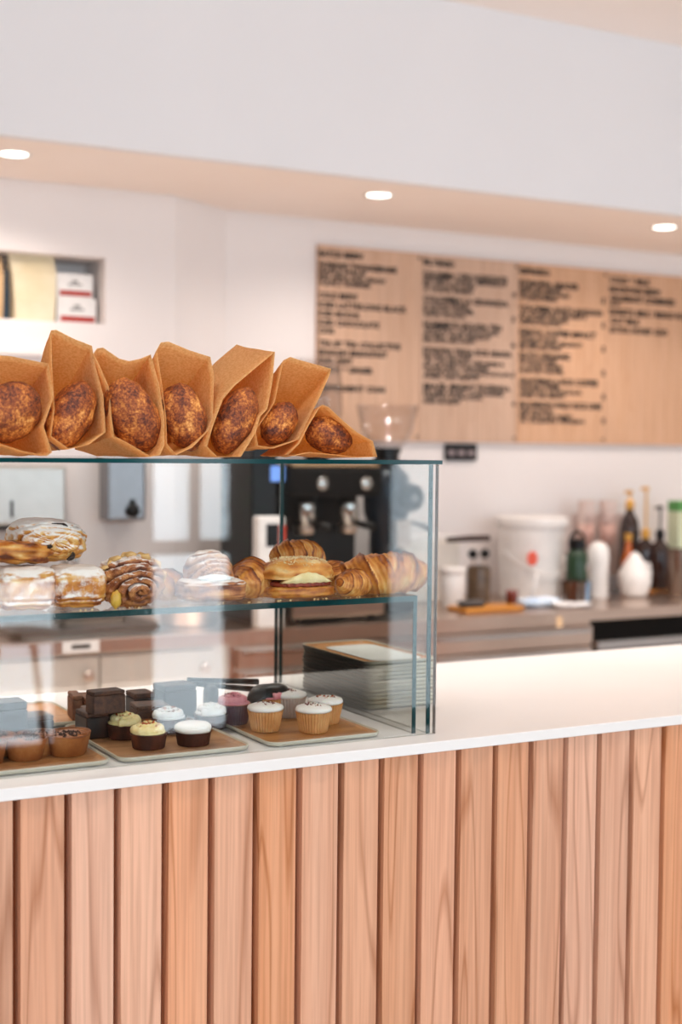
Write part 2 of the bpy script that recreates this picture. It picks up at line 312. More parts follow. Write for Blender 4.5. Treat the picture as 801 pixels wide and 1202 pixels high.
# ------------------------------------------------------------------ counter
YC = 1.9557
cnt = root('service_counter', 'long front counter clad in vertical pinkish timber slats under a white top', 'counter', (0, 0, 0))
CXL, CXR = -1.0, 3.6
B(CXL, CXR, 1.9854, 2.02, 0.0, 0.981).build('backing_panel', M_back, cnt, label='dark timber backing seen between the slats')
B(CXL, CXR, 2.02, 2.62, 0.0, 0.981).build('carcass', M_carc, cnt)
B(CXL, CXR, 1.956, 1.9851, 0.0, 0.004).build('kickboard', M_blackm, cnt)
# one slat: slightly dished face, softened arrises
pitch = 0.07637; sw = 0.0655
sl = MB(); prof = []
for i in range(13):
    t = i/12*2-1; prof.append((t*sw/2, -0.026 + 0.0075*(1 - t*t)))
prof = [(-sw/2, 0.0)] + [(-sw/2, -0.0245)] + [(x*(1-.018), y) for x, y in prof] + [(sw/2, -0.0245)] + [(sw/2, 0.0)]
sl.loft([[(x, y, 0.0) for x, y in prof], [(x, y, 0.976) for x, y in prof]])
x_first = at(23.6, 940, y=1.9607).x + sw/2
k0 = int(math.floor((CXL + .05 - x_first) / pitch)) + 1; first = None; k = k0
while x_first + k*pitch < CXR - .04:
    p = (x_first + k*pitch, 1.9852, 0.0045)
    if first is None: first = sl.build('slat', M_slat, cnt, loc=p, sharp=30)
    else:
        o = first.copy(); COL.objects.link(o); o.parent = cnt; o.location = p
    k += 1
top = B(CXL-.02, CXR+.02, YC, 2.688, 0.9815, 1.0).build('countertop', M_quartz, bevel=0.0015)
tag(top, 'white stone counter top running the full width above the timber slats', 'countertop')

# ------------------------------------------------------------------ display case
ZG = 1.4742; YG = 2.0116; CL = -0.25
case = root('display_case', 'frameless clear glass pastry case with green edges on the white counter', 'display case', (0, 0, 0))
def pane(name, x0, x1, y0, y1, z0, z1, edges, label=None):
    """glass sheet; edge strips are the green ground edges of the same sheet"""
    o = B(x0, x1, y0, y1, z0, z1).build(name, M_glass, case, label=label); e = .0012
    E_ = {'f': (x0, x1, y0-.0002, y0+e, z0, z1), 'b': (x0, x1, y1-e, y1+.0002, z0, z1), 'r': (x1-e, x1+.0002, y0, y1, z0, z1), 'l': (x0-.0002, x0+e, y0, y1, z0, z1)}
    for q in edges: B(*E_[q]).build('polished_edge', M_gedge, o)
    return o
pane('top_panel', CL, 1.300, YG-.004, 2.602, 1.4672, ZG, 'flrb', 'top glass sheet with dark green polished edge')
pane('front_panel', CL, 1.2957, YG+.0006, YG+.0086, 1.0004, 1.4668, '')
B(1.2945, 1.2959, YG+.0006, YG+.0086, 1.0004, 1.4668).build('corner_edge', mat('corner_edge_glass', '8A7F78', 0.2), case)  # bevel highlight put into a lighter strip colour
pane('side_panel', 1.2815, 1.2895, YG+.009, 2.600, 1.0004, 1.4668, 'fb')
B(1.2815, 1.2895, 2.600, 2.6015, 1.0004, 1.4668).build('bright_edge', mat('bright_edge_glass', 'E6EAE8', 0.2), case, label='bright rear edge of the side panel')  # highlight painted as a near-white strip over the green edge
pane('side_panel', CL, CL+.008, YG+.009, 2.600, 1.0004, 1.4668, 'fb')
pane('shelf', CL+.01, 1.2665, YG+.018, 2.575, 1.2305, 1.2400, 'frb', 'inner glass shelf with dark green front edge')
pane('shelf_support', 1.2585, 1.2660, YG+.018, 2.575, 1.0004, 1.2302, 'fb')
pane('shelf_support', CL+.012, CL+.020, YG+.018, 2.575, 1.0004, 1.2302, 'fb')

# ------------------------------------------------------------------ paper bags and loaves
M_kraft = kraft_mat('kraft_paper', 'F8D198', 'EBBB7A', 0.55)
M_kraft_pale = kraft_mat('kraft_paper_pale', 'E6C095', 'D8AA78', 0.3)
M_loaf = bake_mat('loaf_crust', [(0.0, 'EDAE62'), (0.28, 'C97A34'), (0.52, '984B1C'), (0.78, '642A12'), (1.0, '3E180B')], 0.5, 260, 0.42, 1.0, spec=0.4)
def bag(rim_px, label, y0=2.035, lean=0.42, tail=(0.0, 0.20, 0.42, 0.72), m=None, seed=0, off=(0, 0)):
    pts = []
    for u, v in rim_px:
        y = y0
        for _ in range(4):
            p = at(u, v, y=y); y = y0 + max(0, p.z - ZG) * lean
        p = at(u, v, y=y); p.z = max(p.z, ZG + 0.0012); pts.append(p)
    loop = []
    n = len(pts)
    for i in range(n):
        a, b = pts[i], pts[(i+1) % n]; st = max(1, int((b-a).length / 0.02))
        for k in range(st): loop.append(a.lerp(b, k/st))
    cx = sum(p.x for p in loop)/len(loop); cy = sum(p.y for p in loop)/len(loop)
    dx, dy, sz, sx = tail; rings = []; base = Vector((cx, cy, ZG))
    NR = 12
    for r in range(NR + 1):
        t = r / NR; ring = []
        for i, p in enumerate(loop):
            yb = cy + dy
            x = cx + (p.x - cx)*(1 + (sx - 1)*t) + dx*t; y = p.y*(1-t) + yb*t; z = ZG + (p.z - ZG)*(1 + (sz - 1)*t)
            q = Vector((x, y, z)); k_ = 0.0028*min(1, t*4)
            q += Vector((nz(q, 22, seed), nz(q, 22, seed+5), nz(q, 22, seed+9))) * k_
            q.z = max(q.z, ZG + 0.0012); ring.append(tuple(q - base))
        rings.append(ring)
    mb = MB(); mb.loft(rings, cap0=False, cap1=True)
    o = mb.build('paper_bag', m or M_kraft, loc=base, sharp=35)
    s = o.modifiers.new('thick', 'SOLIDIFY'); s.thickness = 0.0006; s.offset = 0
    return tag(o, label, 'paper bag', 'kraft bags along the top of the glass case')
def loaf(u, v, a, b, rot, label, y=2.085, seed=0, depth=0.03):
    s = mpp(u, y); c = at(u, v, y=y)
    def fn(d, th, ph):
        f = 1 + 0.05*fbm(d, 2.0, seed) + 0.012*fbm(d, 9, seed)
        g = nz(d, 1.6, seed+3); 
        dd = abs(d[0]*0.6 + d[2]*0.3 + 0.2*nz(d, 3, seed+2)); f -= 0.05*math.exp(-(dd/0.10)**2) if d[1] < 0 else 0
        bk = 0.60 + 0.32*g + 0.25*nz(d, 6, seed+4) - (0.35*math.exp(-(dd/0.12)**2))
        return f, min(1, max(0, bk))
    mb = blob(a*s, depth, b*s, 0.95, 0.95, 56, 36, fn)
    o = mb.build('bread_loaf', M_loaf, smooth=True, bake=True, loc=c, rot=(0.25, -R_(rot), 0.1)); return tag(o, label, 'bread loaf', 'crusty loaves standing in the kraft bags')
bag([(-42,424),(-30,416),(12,418),(57,427),(63,466),(51,500),(61,531),(55,535),(28,530),(0,521),(-50,516),(-56,470)], 'kraft paper bag at the far left of the glass top, cut by the frame edge', y0=2.030, seed=1)
bag([(60,388),(66,387),(85,397),(108,406),(112,430),(121,463),(124,507),(104,522),(81,527),(60,512),(64,480),(61,430)], 'tallest kraft paper bag with a pointed top, second from the left', y0=2.040, lean=.40, seed=2)
bag([(110,415),(114,409),(121,408),(140,421),(152,424),(165,421),(177,416),(187,452),(193,492),(193,522),(188,534),(177,536),(150,520),(134,512),(131,490),(128,455),(118,432)], 'kraft paper bag with a dipped wavy top edge, third from the left', y0=2.030, seed=3)
bag([(184,411),(189,402),(198,401),(222,411),(247,419),(251,440),(250,490),(245,505),(226,525),(207,534),(196,521),(195,490),(190,450)], 'kraft paper bag with a rounded left peak, fourth from the left', y0=2.038, seed=4)
bag([(262,468),(275,453),(300,432),(323,413),(320,447),(314,480),(306,488),(300,508),(283,536),(255,536),(243,524),(250,500)], 'kraft paper bag with a pale outer face and tilted pointed rim, fifth from the left', y0=2.030, lean=.40, seed=5, tail=(-0.01, .16, 1.10, .92), m=M_kraft)
bag([(328,446),(333,423),(341,419),(350,422),(389,433),(387,440),(376,465),(362,493),(351,516),(322,526),(303,523),(300,505),(318,480),(323,470)], 'kraft paper bag leaning right with a tall square flap, sixth from the left', y0=2.040, seed=6)
bag([(374,480),(379,475),(386,478),(403,494),(420,508),(438,518),(443,536),(420,537),(396,534),(365,531),(345,535),(338,534),(352,520),(362,500)], 'lowest kraft paper bag, flattened at the right end of the row', y0=2.032, lean=.25, tail=(0.02, .19, .6, .7), seed=7)
loaf(12, 484, 39, 35, 25, 'round dark crusted loaf in the far left bag', seed=1, y=2.075)
loaf(83, 488, 43, 26, 62, 'loaf with a bright sunlit patch in the tallest bag', seed=2, y=2.095)
loaf(156, 488, 46, 29, -62, 'large split dark brown loaf in the wavy topped bag', seed=3, y=2.08)
loaf(216, 490, 40, 26, -70, 'dark loaf with a slashed crust in the fourth bag', seed=4, y=2.085)
loaf(276, 494, 42, 24, 62, 'oval loaf with a smooth golden patch in the tilted bag', seed=5, y=2.08)
loaf(328, 497, 28, 20, 50, 'small brown loaf low in the right leaning bag', seed=6, y=2.09, depth=.025)
loaf(386, 511, 31, 21, -18, 'round loaf lying in the lowest bag at the row end', seed=7, y=2.085, depth=.028)

# ------------------------------------------------------------------ pastries
CRO = [(0.0, 'F2CE90'), (0.28, 'E2A352'), (0.55, 'CC8034'), (0.8, '9E521A'), (1.0, '662A0E')]
M_cro = bake_mat('croissant_crust', CRO, 0.38, 55, 0.20, 0.6, spec=0.5)
M_crod = bake_mat('dark_pastry', [(0.0, 'E4B878'), (0.3, 'C4823F'), (0.6, '8A4A22'), (0.85, '562814'), (1.0, '34170D')], 0.35, 60, 0.22, 0.6, spec=0.5)
M_pow = bake_mat('sugared_pastry', CRO, 0.5, 70, 0.24, 0.8, powder=0.76)
M_pow2 = bake_mat('sugared_dark_pastry', [(0.0, 'DCA064'), (0.35, 'BC7742'), (0.65, '824326'), (1.0, '3E1C10')], 0.45, 70, 0.26, 0.8, powder=1.25)
M_choc = mat('chocolate', '2E1A14', 0.3, color2='1E100C', scale=80)
def croissant(L, Rr, bend=0.25, seed=0, nseg=4.0, slant=0.10, amp=0.13, wob=0.05, name='croissant', material=None, parent=None, loc=(0,0,0), rot=(0,0,0), end=0.22, hz=0.92):
    nu, nv = 56, 150; rings = []; att = []
    for i in range(nv + 1):
        s = -1 + 2*i/nv; env = max(0.0, 1 - abs(s)**2.1)**0.62; r0 = Rr*(end*0.5 + (1-end*0.5)*env) * (1 if abs(s) < .985 else .55)
        cx = L/2*s; cy = bend*L*(s*s); ring = []
        slope = math.atan2(2*bend*s, 0.5)
        for j in range(nu):
            th = 2*pi*j/nu
            q = abs(s) + slant*cos(th + 0.6*seed) + 0.025*nz((s*2, cos(th), sin(th)), 2.5, seed)
            ph = q*nseg; fr = ph - math.floor(ph)
            step = amp*(1-fr)**1.5 * (1 if ph > 0.35 else 0.4)
            fine = 0.012*sin(ph*2*pi*4)
            f = 1 + step + fine - 0.05 + wob*nz((s*3, cos(th), sin(th)), 2, seed+3)
            r = r0*f
            bk = 0.25 + 0.55*(1-fr)**1.2 + 0.10*sin(ph*2*pi*4) + 0.25*nz((s*3, cos(th), sin(th)), 2.4, seed+8) + 0.12*sin(th)
            if fr > 0.9: bk = 0.15
            dz = sin(th)*r*hz; dl = cos(th)*r
            z = dz + Rr*hz*0.86
            if z < 0: z *= 0.05
            ring.append((cx - sin(slope)*dl, cy + cos(slope)*dl, max(0, z) - (0.0))); att.append(min(1, max(0, bk)))
        rings.append(ring)
    mb = MB(); mb.loft(rings, True, True, att=att)
    return mb.build(name, material or M_cro, parent, loc=loc, rot=rot, smooth=True, bake=True)
def onshelf(u, y, z=1.2408): p = at(u, 700, y=y); return Vector((p.x, y, z))
SH = 1.2404
def spiral_fn(seed, turns=3.2, depth=0.10, ecc=1.0, off=(0, 0), lo=0.25, rough=.05):
    def fn(d, th, ph):
        x, z = (d[0]-off[0]), (d[2]-off[1])*ecc; r = math.hypot(x, z); a = math.atan2(z, x)
        p = r*turns - a/(2*pi) + 0.12*nz(d, 2.2, seed); fr = p - math.floor(p)
        front = max(0, min(1, (-d[1] + 0.25)*2))
        g = math.exp(-((fr - 0.93)/0.10)**2) + math.exp(-((fr + 0.07)/0.10)**2)
        lines = sin(p*2*pi*5)
        f = 1 - depth*g*front + 0.012*lines*front + rough*fbm(d, 3.5, seed)
        return f, min(1, max(0, lo + 0.55*g + 0.12*lines + 0.3*nz(d, 3, seed+1)))
    return fn
def puff(seed):
    def fn(d, th, ph):
        zz = d[2]; lam = abs(((zz*4.5 + .25*nz(d, 2, seed)) % 1) - .5)*2 if zz < .25 else 1
        f = 1 - .045*(1-lam) + .07*fbm(d, 2.4, seed) + (-.03 if -.15 < zz < .0 else 0) + (.02 if zz < -.2 else 0)
        return f, min(1, max(0, .38 + (.35*(1-lam) if zz < .25 else 0) + .5*nz(d, 3, seed+1) + (.25 if .0 < zz < .35 else 0)))
    return fn
def lump(seed, amp=0.08, lo=0.35, layers=0):
    def fn(d, th, ph):
        f = 1 + amp*fbm(d, 2.2, seed) + 0.02*nz(d, 9, seed)
        l = sin(d[2]*layers*pi + 2*nz(d, 2, seed)) if layers else 0
        f += 0.02*l*(1 - abs(d[2]))
        return f, min(1, max(0, lo + 0.5*nz(d, 2.5, seed+1) + 0.15*l))
    return fn
# upper shelf, left to right
g_sq = 'sugared pastries at the left of the glass shelf'
p = onshelf(26, 2.10); o = blob(.045, .045, .033, .45, .45, 80, 56, puff(11)).build('pastry', M_pow, loc=(p.x, p.y, SH+.034), rot=(0,0,.05), smooth=True, bake=True)
tag(o, 'square sugared pastry at the far left of the shelf under the bluish reflection', 'pastry')
p = onshelf(88, 2.10); o = blob(.0425, .044, .032, .45, .42, 80, 56, puff(12)).build('pastry', M_pow, loc=(p.x, p.y, SH+.033), rot=(0,0,-.04), smooth=True, bake=True)
tag(o, 'square sugared pastry with a white top below the snail roll', 'pastry')
p = onshelf(14, 2.125); o = blob(.055, .04, .017, .8, .8, 56, 32, lump(14, .2, .6, 3)).build('pastry', M_cro, loc=(p.x, p.y-.01, SH+.088), rot=(0,.08,0), smooth=True, bake=True)
tag(o, 'rough orange brown flaky pastry resting on the far left square', 'pastry')
p = onshelf(53, 2.16)
snail = root('chocolate_roll', 'big sugared pastry roll with dark chocolate centre on top of the pile', 'pastry', (p.x, 2.155, SH+.068))
blob(.0625, .048, .034, .8, .75, 96, 64, spiral_fn(5, 3.4, .07, 1.3, (.18, -.12)), axis='Y').build('body', M_pow, snail, loc=(0,0,.035), rot=(0,.09,0), smooth=True, bake=True)
for cx, cz, a0 in ((-.004, .020, 2.2), (.020, .014, -.6)):
    pts = [(cx + .010*cos(a0 + t*.35), -.0455, cz + .008*sin(a0 + t*.35)) for t in range(-3, 4)]
    MB().tube(pts, [.001,.003,.004,.0045,.004,.003,.001], 8).build('chocolate_strip', M_choc, snail, smooth=True)
MB().tube([(.000,-.030,.0615),(.018,-.034,.060),(.034,-.034,.051),(.046,-.030,.040)], [.0015,.0028,.0025,.001], 8).build('chocolate_strip', M_choc, snail, smooth=True)
p = onshelf(154, 2.085)
dn = root('cinnamon_danish', 'dark ridged swirl danish with custard at its foot, shelf centre left', 'pastry', (p.x, 2.09, SH))
blob(.0525, .045, .041, .85, .85, 110, 70, spiral_fn(8, 3.2, .20, 1.15, (.05, -.35), .42, .11), axis='Y').build('body', M_pow2, dn, loc=(0,0,.0385), smooth=True, bake=True)
for k in range(7):
    a = radians = -0.1 + k*0.52
    pts = [(.053*cos(a+t*.09)*(1+.03*sin(t*2+k)), -.010+.006*sin(t*1.3+k), .039 + .0425*sin(a+t*.09)*(1+.03*sin(t*3+k))) for t in range(6)]
    MB().tube(pts, [.002,.004,.005,.005,.004,.002], 8).build('crust_ridge', M_crod, dn, smooth=True)
blob(.009,.006,.014,1,1,20,14,lump(3,.2)).build('custard', mat('custard', 'E3B54C', 0.3, color2='D09A33', scale=60, sss=.1), dn, loc=(-.036,-.036,.014), smooth=True)
p = onshelf(200, 2.13); o = croissant(.09, .028, .15, 21, 3.2, .14, .22, .14, 'pastry', M_cro, None, (p.x+.005, 2.15, SH), (0,0,1.2)); tag(o, 'orange brown pastry half hidden behind the ridged danish', 'pastry')
p = onshelf(248, 2.09)
pd = root('layered_danish', 'sugared layered danish with white cream under the pale window reflection', 'pastry', (p.x, 2.095, SH))
blob(.057, .044, .019, .5, .6, 80, 44, lump(31, .06, .42, 9)).build('base', M_pow2, pd, loc=(0,0,.0195), smooth=True, bake=True)
blob(.041, .034, .038, .9, .9, 96, 60, spiral_fn(33, 4.2, .12, 1.2, (.1, -.3), .30), axis='Y').build('swirl', M_pow2, pd, loc=(.002,.012,.045), smooth=True, bake=True)
blob(.030, .010, .006, 1, 1, 32, 20, lump(34, .3)).build('cream', mat('whipped_cream', 'F4F0EC', 0.4, sss=.1), pd, loc=(-.005,-.030,.040), smooth=True)
# croissants
p = onshelf(303, 2.13); o = croissant(.125, .036, .20, 1, 3.2, .14, .24, .12, loc=(p.x-.005, 2.135, SH), rot=(0,0,1.15)); tag(o, 'golden croissant standing just left of the filled sesame croissant', 'croissant')
p = onshelf(361, 2.14); o = croissant(.105, .032, .18, 2, 3, .14, .22, .14, loc=(p.x, 2.175, SH+.036), rot=(0,.05,.2)); tag(o, 'brown croissant lying on top at the back behind the sesame croissant', 'croissant')
p = onshelf(351, 2.08)
fc = root('filled_croissant', 'sesame topped croissant sliced open with cheese and red ham filling', 'croissant', (p.x, 2.088, SH))
blob(.062, .042, .011, .45, .7, 72, 32, lump(41, .06, .6)).build('bottom_half', M_cro, fc, loc=(0,0,.0115), smooth=True, bake=True)
blob(.064, .043, .029, .75, .8, 90, 56, lump(42, .05, .42, 4), flat=-.004).build('top_half', M_cro, fc, loc=(0,.002,.038), smooth=True, bake=True)
blob(.052, .040, .0055, .5, .7, 80, 20, lambda d, th, ph: (1+.04*sin(th*23)+.03*sin(th*37), .5)).build('ham', mat('ham', 'A8452A', 0.35, color2='7E2A1A', scale=120, sss=.1), fc, loc=(0,-.001,.0245), smooth=True)
ch = MB(); pts = []
rings = []
for i in range(25):
    t = i/24*2-1; h = .018*max(0, 1-abs(t)**1.8); x = t*.047 + .001
    rings.append([(x, -.0415-.003*sin(j/8*pi) + .006*abs(t)**3, .0275 + h*j/8 + .0006*sin(i*1.7)) for j in range(9)] + [(x, -.025, .0275+h), (x, -.025, .0275)])
ch.loft(rings); ch.build('cheese', mat('cheese', 'F4E4B4', 0.5, color2='E6D196', scale=60, sss=.1), fc, smooth=True)
random.seed(4); sd = MB()
for k in range(260):
    a = random.uniform(0, 2*pi); r = math.sqrt(random.random())*.9; x = .060*r*cos(a); y = .038*r*sin(a) - .004
    rho = (abs(x/.064)**2.5 + abs((y-.002)/.043)**2.5)**.4
    zz = .0385 + .029*max(0, 1 - rho**2.67)**.375 + .0004; c, s_ = cos(a*3), sin(a*3)
    sd.add([(x-c*.0018,y-s_*.0018,zz),(x+s_*.0009,y-c*.0009,zz),(x+c*.0018,y+s_*.0018,zz),(x-s_*.0009,y+c*.0009,zz),(x,y,zz+.0022)], [(0,1,4),(1,2,4),(2,3,4),(3,0,4)])
sd.build('sesame_seeds', mat('sesame', 'EFD9A8', 0.5), fc, kind='stuff')
p = onshelf(405, 2.13); o = croissant(.10, .030, .2, 4, 3.4, .12, .2, .12, loc=(p.x-.004, 2.15, SH), rot=(0,0,1.35)); tag(o, 'small dark banded croissant upright between the two large croissants', 'croissant')
p = onshelf(412, 2.08); o = croissant(.085, .025, .1, 7, 3, .14, .22, .14, loc=(p.x+.004, 2.075, SH), rot=(0,0,.5)); tag(o, 'low golden croissant end right beside the sesame croissant', 'croissant')
p = onshelf(443, 2.10); o = croissant(.165, .040, .16, 3, 2.7, .16, .30, .14, loc=(p.x+.014, 2.095, SH), rot=(0,0,-.12), end=.35); tag(o, 'largest golden croissant at the right end of the shelf', 'croissant')
random.seed(9); cb = MB()
for k in range(40):
    u = random.uniform(60, 460); q = at(u, 700, y=2.042 + random.random()*.01); s_ = random.uniform(.0008, .003)
    cb.add([(q.x-s_, q.y, SH), (q.x+s_, q.y, SH), (q.x, q.y+s_, SH), (q.x, q.y+s_*.3, SH+s_*.7)], [(0,1,3),(1,2,3),(2,0,3),(0,2,1)])
o = cb.build('crumbs', M_cro, bake=True, kind='stuff'); o['label'] = 'pastry crumbs along the front of the glass shelf'; o['category'] = 'crumbs'

# ------------------------------------------------------------------ trays
M_tray = wood_mat('tray_wood', 'C9935E', 'B87C48', '96602F', 'X', 5, 0.4, 0.12, 0.4)
M_rim = mat('tray_rim', 'C9C2AE', 0.4, color2='BDB49E', scale=9)
def rrect(w_, d_, r, n=6):
    pts = []
    for cx, cy, a0 in ((w_-r, d_-r, 0), (r, d_-r, pi/2), (r, r, pi), (w_-r, r, 3*pi/2)):
        for i in range(n+1): a = a0 + pi/2*i/n; pts.append((cx + r*cos(a), cy + r*sin(a)))
    return pts
def inset(w_, d_, r, k, z, n=6): return [(x + k, y + k, z) for x, y in rrect(w_-2*k, d_-2*k, max(.004, r-k), n)]
def tray(name, loc, w_, d_, label, group=None, h=.009, parts=True, cat='tray', rz=0):
    t = root(name, label, cat, loc, rz, group); r = .022
    mb = MB(); mb.loft([inset(w_,d_,r,.010,0), inset(w_,d_,r,.003,.002), inset(w_,d_,r,0,h-.002), inset(w_,d_,r,0,h), inset(w_,d_,r,.0018,h), inset(w_,d_,r,.005,h-.004), inset(w_,d_,r,.008,h-.006)], True, True)
    mb.build('rim', M_rim, t, sharp=50)
    MB().loft([inset(w_,d_,r,.0022,h-.0012), inset(w_,d_,r,.0052,h-.0034), inset(w_,d_,r,.0085,h-.0056)], False, True).build('wooden_bed', M_tray, t, sharp=60)
    return t
TZ = 1.0004; TB = TZ + .0036
tray('serving_tray', (.44, 2.026, TZ), .275, .235, 'wood lined tray of tarts at the left of the case floor')
tray('serving_tray', (.728, 2.026, TZ), .226, .300, 'wood lined tray of iced cakes and slices in the middle of the case')
tray('serving_tray', (.985, 2.026, TZ), .215, .285, 'wood lined tray of vanilla cupcakes at the right of the case')
tray('serving_tray', (.62, 2.345, TZ), .16, .215, 'tray of small slices behind the tarts, mostly hidden')
# stack of spare trays on the counter to the right of the case
sx, sy, sw_, sd_ = 1.292, 2.243, .158, .285
NS = 12; ts = None
for k in range(NS):
    lab = ['lowest tray of the stack on the counter right of the case'] + ['spare tray, %s from the bottom of the stack right of the case' % n for n in ('second','third','fourth','fifth','sixth','seventh','eighth','ninth','tenth','eleventh')] + ['topmost tray of the stack, lined with white paper']
    jit = ((k*37 % 7) - 3) * .0004
    if ts is None: ts = tray('spare_tray', (sx, sy, TZ), sw_, sd_, lab[0], 'stacked spare trays beside the case'); 
    else: q = dup(ts, (sx + jit, sy - jit, TZ + k*.00755), label=lab[k])
tz = TZ + 11*.00755 + .0045
o = MB().loft([inset(sw_-.045, sd_-.075, .02, 0, 0), inset(sw_-.045, sd_-.075, .02, 0, .0006)]).build('paper_liner', mat('liner_paper', 'E9E9E4', 0.7), loc=(sx+.032, sy+.03, tz), sharp=40)
tag(o, 'white paper sheet lying in the topmost spare tray', 'paper')

# ------------------------------------------------------------------ tarts, cakes, slices, cupcakes
M_tart = bake_mat('tart_shell', [(0, 'C98A50'), (.5, 'A86633'), (1, '70391A')], .6, 90, .15, .4)
M_cake = bake_mat('chocolate_sponge', [(0, '6A3422'), (.5, '47200F'), (1, '260F09')], .7, 120, .2, 1.0)
M_fill = mat('tart_filling', 'B9723C', .4, color2='7A3F1C', scale=60, bump=.3)
M_crumb = mat('dark_crumb', '2B1712', .6, color2='4A281A', scale=90)
def scatter(rx, ry, z, n, s, seed, dome=0.0):
    random.seed(seed); mb = MB()
    for k in range(n):
        a = random.uniform(0, 2*pi); r = math.sqrt(random.random()); x, y = rx*r*cos(a), ry*r*sin(a); zz = z + dome*(1-r*r); q = s*random.uniform(.5, 1.3); a2 = random.uniform(0, 6)
        vs_ = [(x+q*cos(a2+t), y+q*sin(a2+t), zz - q*.1) for t in (0, 2.1, 4.2)] + [(x+q*.3, y, zz+q*.9)]
        mb.add(vs_, [(0,1,3),(1,2,3),(2,0,3),(0,2,1)])
    return mb
def tart(loc, label, seed=0, crumbs=True, rz=0):
    t = root('tart', label, 'tart', loc, rz, 'baked tarts on the left tray')
    rf = lambda a, z: 1 + .012*sin(a*5+seed) + .008*sin(a*11+seed*2)
    sh = MB().lathe([(.0235,0),(.0262,.001),(.0325,.030),(.0335,.0315),(.0325,.0335),(.0305,.0325),(.0295,.0285),(.010,.0285)], 40, rf=rf)
    sh.a = [min(1, max(0, .4 + .5*nz(v, 60, seed) + (.4 if v[2] > .03 else 0))) for v in sh.v]
    sh.build('shell', M_tart, t, smooth=True, bake=True)
    MB().lathe([(.0298,.0287),(.024,.0318),(.012,.0335),(.002,.034)], 32, cap0=True, rf=lambda a, z: 1+.02*sin(a*3+seed)).build('filling', M_fill, t, smooth=True)
    if crumbs: scatter(.023, .023, .0325, 60, .0028, seed, .002).build('chocolate_crumbs', M_crumb, t, kind='stuff')
    return t
def tp(u, v, z=TB): return at(u, v, z=z)
def spot_at(u, v, r, z=TB):     # object whose front foot shows at (u, v)
    q = at(u, v, z=z); return (q.x, q.y + r*.95, z)
tart(spot_at(35, 894, .026), 'tart with chocolate crumbs at the front, second from the left', 1)
tart(spot_at(85, 889, .026), 'tart with chocolate crumbs at the front right corner of its tray', 2, rz=1)
tart(spot_at(-12, 899, .026), 'tart cut by the left frame edge at the front of its tray', 3, rz=2)
tart((spot_at(57, 866, .026)[0], 2.135, TB), 'plain brown tart in the second row behind the crumbed tarts', 4, crumbs=False, rz=2)
tart((spot_at(12, 862, .026)[0], 2.145, TB), 'chocolate crumbed tart behind, under the white reflection at the left', 5, rz=.5)
tart((spot_at(-15, 862, .026)[0]-.03, 2.16, TB), 'tart in the second row hidden past the left frame edge', 6, rz=.5)
def cream_swirl(r, h, turns=2.6, seed=0, n=150, lobes=0):
    pts = []; rr = []
    for i in range(n):
        t = i/(n-1); a = t*turns*2*pi + seed; q = r*(1-t)**.8*.78; pts.append((q*cos(a), q*sin(a), h*t*.8 + .004)); rr.append(.0075*(1-t*.55)*(1+.10*sin(i*1.3)))
    mb = MB().tube(pts, rr, 14); mb.lathe([(r*.92,.0),(r*.94,.003),(r*.7,.006),(r*.2,h*.5)], 30); return mb
M_ycream = mat('yellow_cream', 'FBE6AE', .45, color2='F2D890', scale=70, sss=.15)
M_wcream = mat('white_icing', 'F5F0EA', .4, color2='EFE9E0', scale=70, sss=.1)
M_pcream = mat('pink_cream', 'E59AA0', .45, color2='D47F88', scale=70, sss=.1)
M_petal = mat('orange_petal', 'D8641C', .5, color2='5E240E', scale=260)
def cream_cake(loc, label, cm, top=None, seed=0, h=.024, r=.030, base=None, toppingname='dried_petals', swirl=True):
    t = root('iced_cake', label, 'cake', loc, seed)
    b = MB().lathe([(r*.82,0),(r*.86,.001),(r*.97,h*.9),(r,h),(r*.9,h+.001)], 36, rf=lambda a, z: 1+.015*sin(a*4+seed)+.01*sin(a*9+z*300))
    b.a = [min(1, max(0, .5+.6*nz(v, 70, seed))) for v in b.v]; b.build('sponge', base or M_cake, t, smooth=False, bake=True, sharp=40)
    (cream_swirl(r*.98, .017, 2.6, seed) if swirl else MB().lathe([(r*.97,0),(r*1.02,.004),(r*1.0,.009),(r*.85,.0125),(r*.3,.014)], 36, rf=lambda a, z: 1+.02*sin(a*5+seed))).build('icing', cm, t, loc=(0,0,h+.0004), smooth=True)
    if top: scatter(r*.60, r*.60, h+.011, 70, .0036, seed+20, .007).build(toppingname, top, t, kind='stuff')
    return t
cream_cake(spot_at(181, 881, .026), 'chocolate cake with yellow cream and orange petals, front of the middle tray', M_ycream, M_petal, 1)
cream_cake(spot_at(152, 869, .026), 'chocolate cake with yellow cream just behind and left of its twin', M_ycream, M_petal, 2)
cream_cake(spot_at(234, 877, .027), 'chocolate cake with smooth white icing at the front right of the middle tray', M_wcream, None, 3, swirl=False, h=.022)
cream_cake(spot_at(205, 862, .027), 'chocolate cake with white piped cream in the second row, under the reflection', M_wcream, M_petal, 4)
cream_cake(spot_at(254, 857, .027), 'white iced cake in the second row behind the smooth iced one', M_wcream, None, 5)
M_pleat = mat('cupcake_paper', 'D9A267', .6, color2='C98B4E', scale=40, sss=.1)
M_pleat2 = mat('white_cupcake_paper', 'CDBFB4', .6, color2='BCAEA4', scale=40)
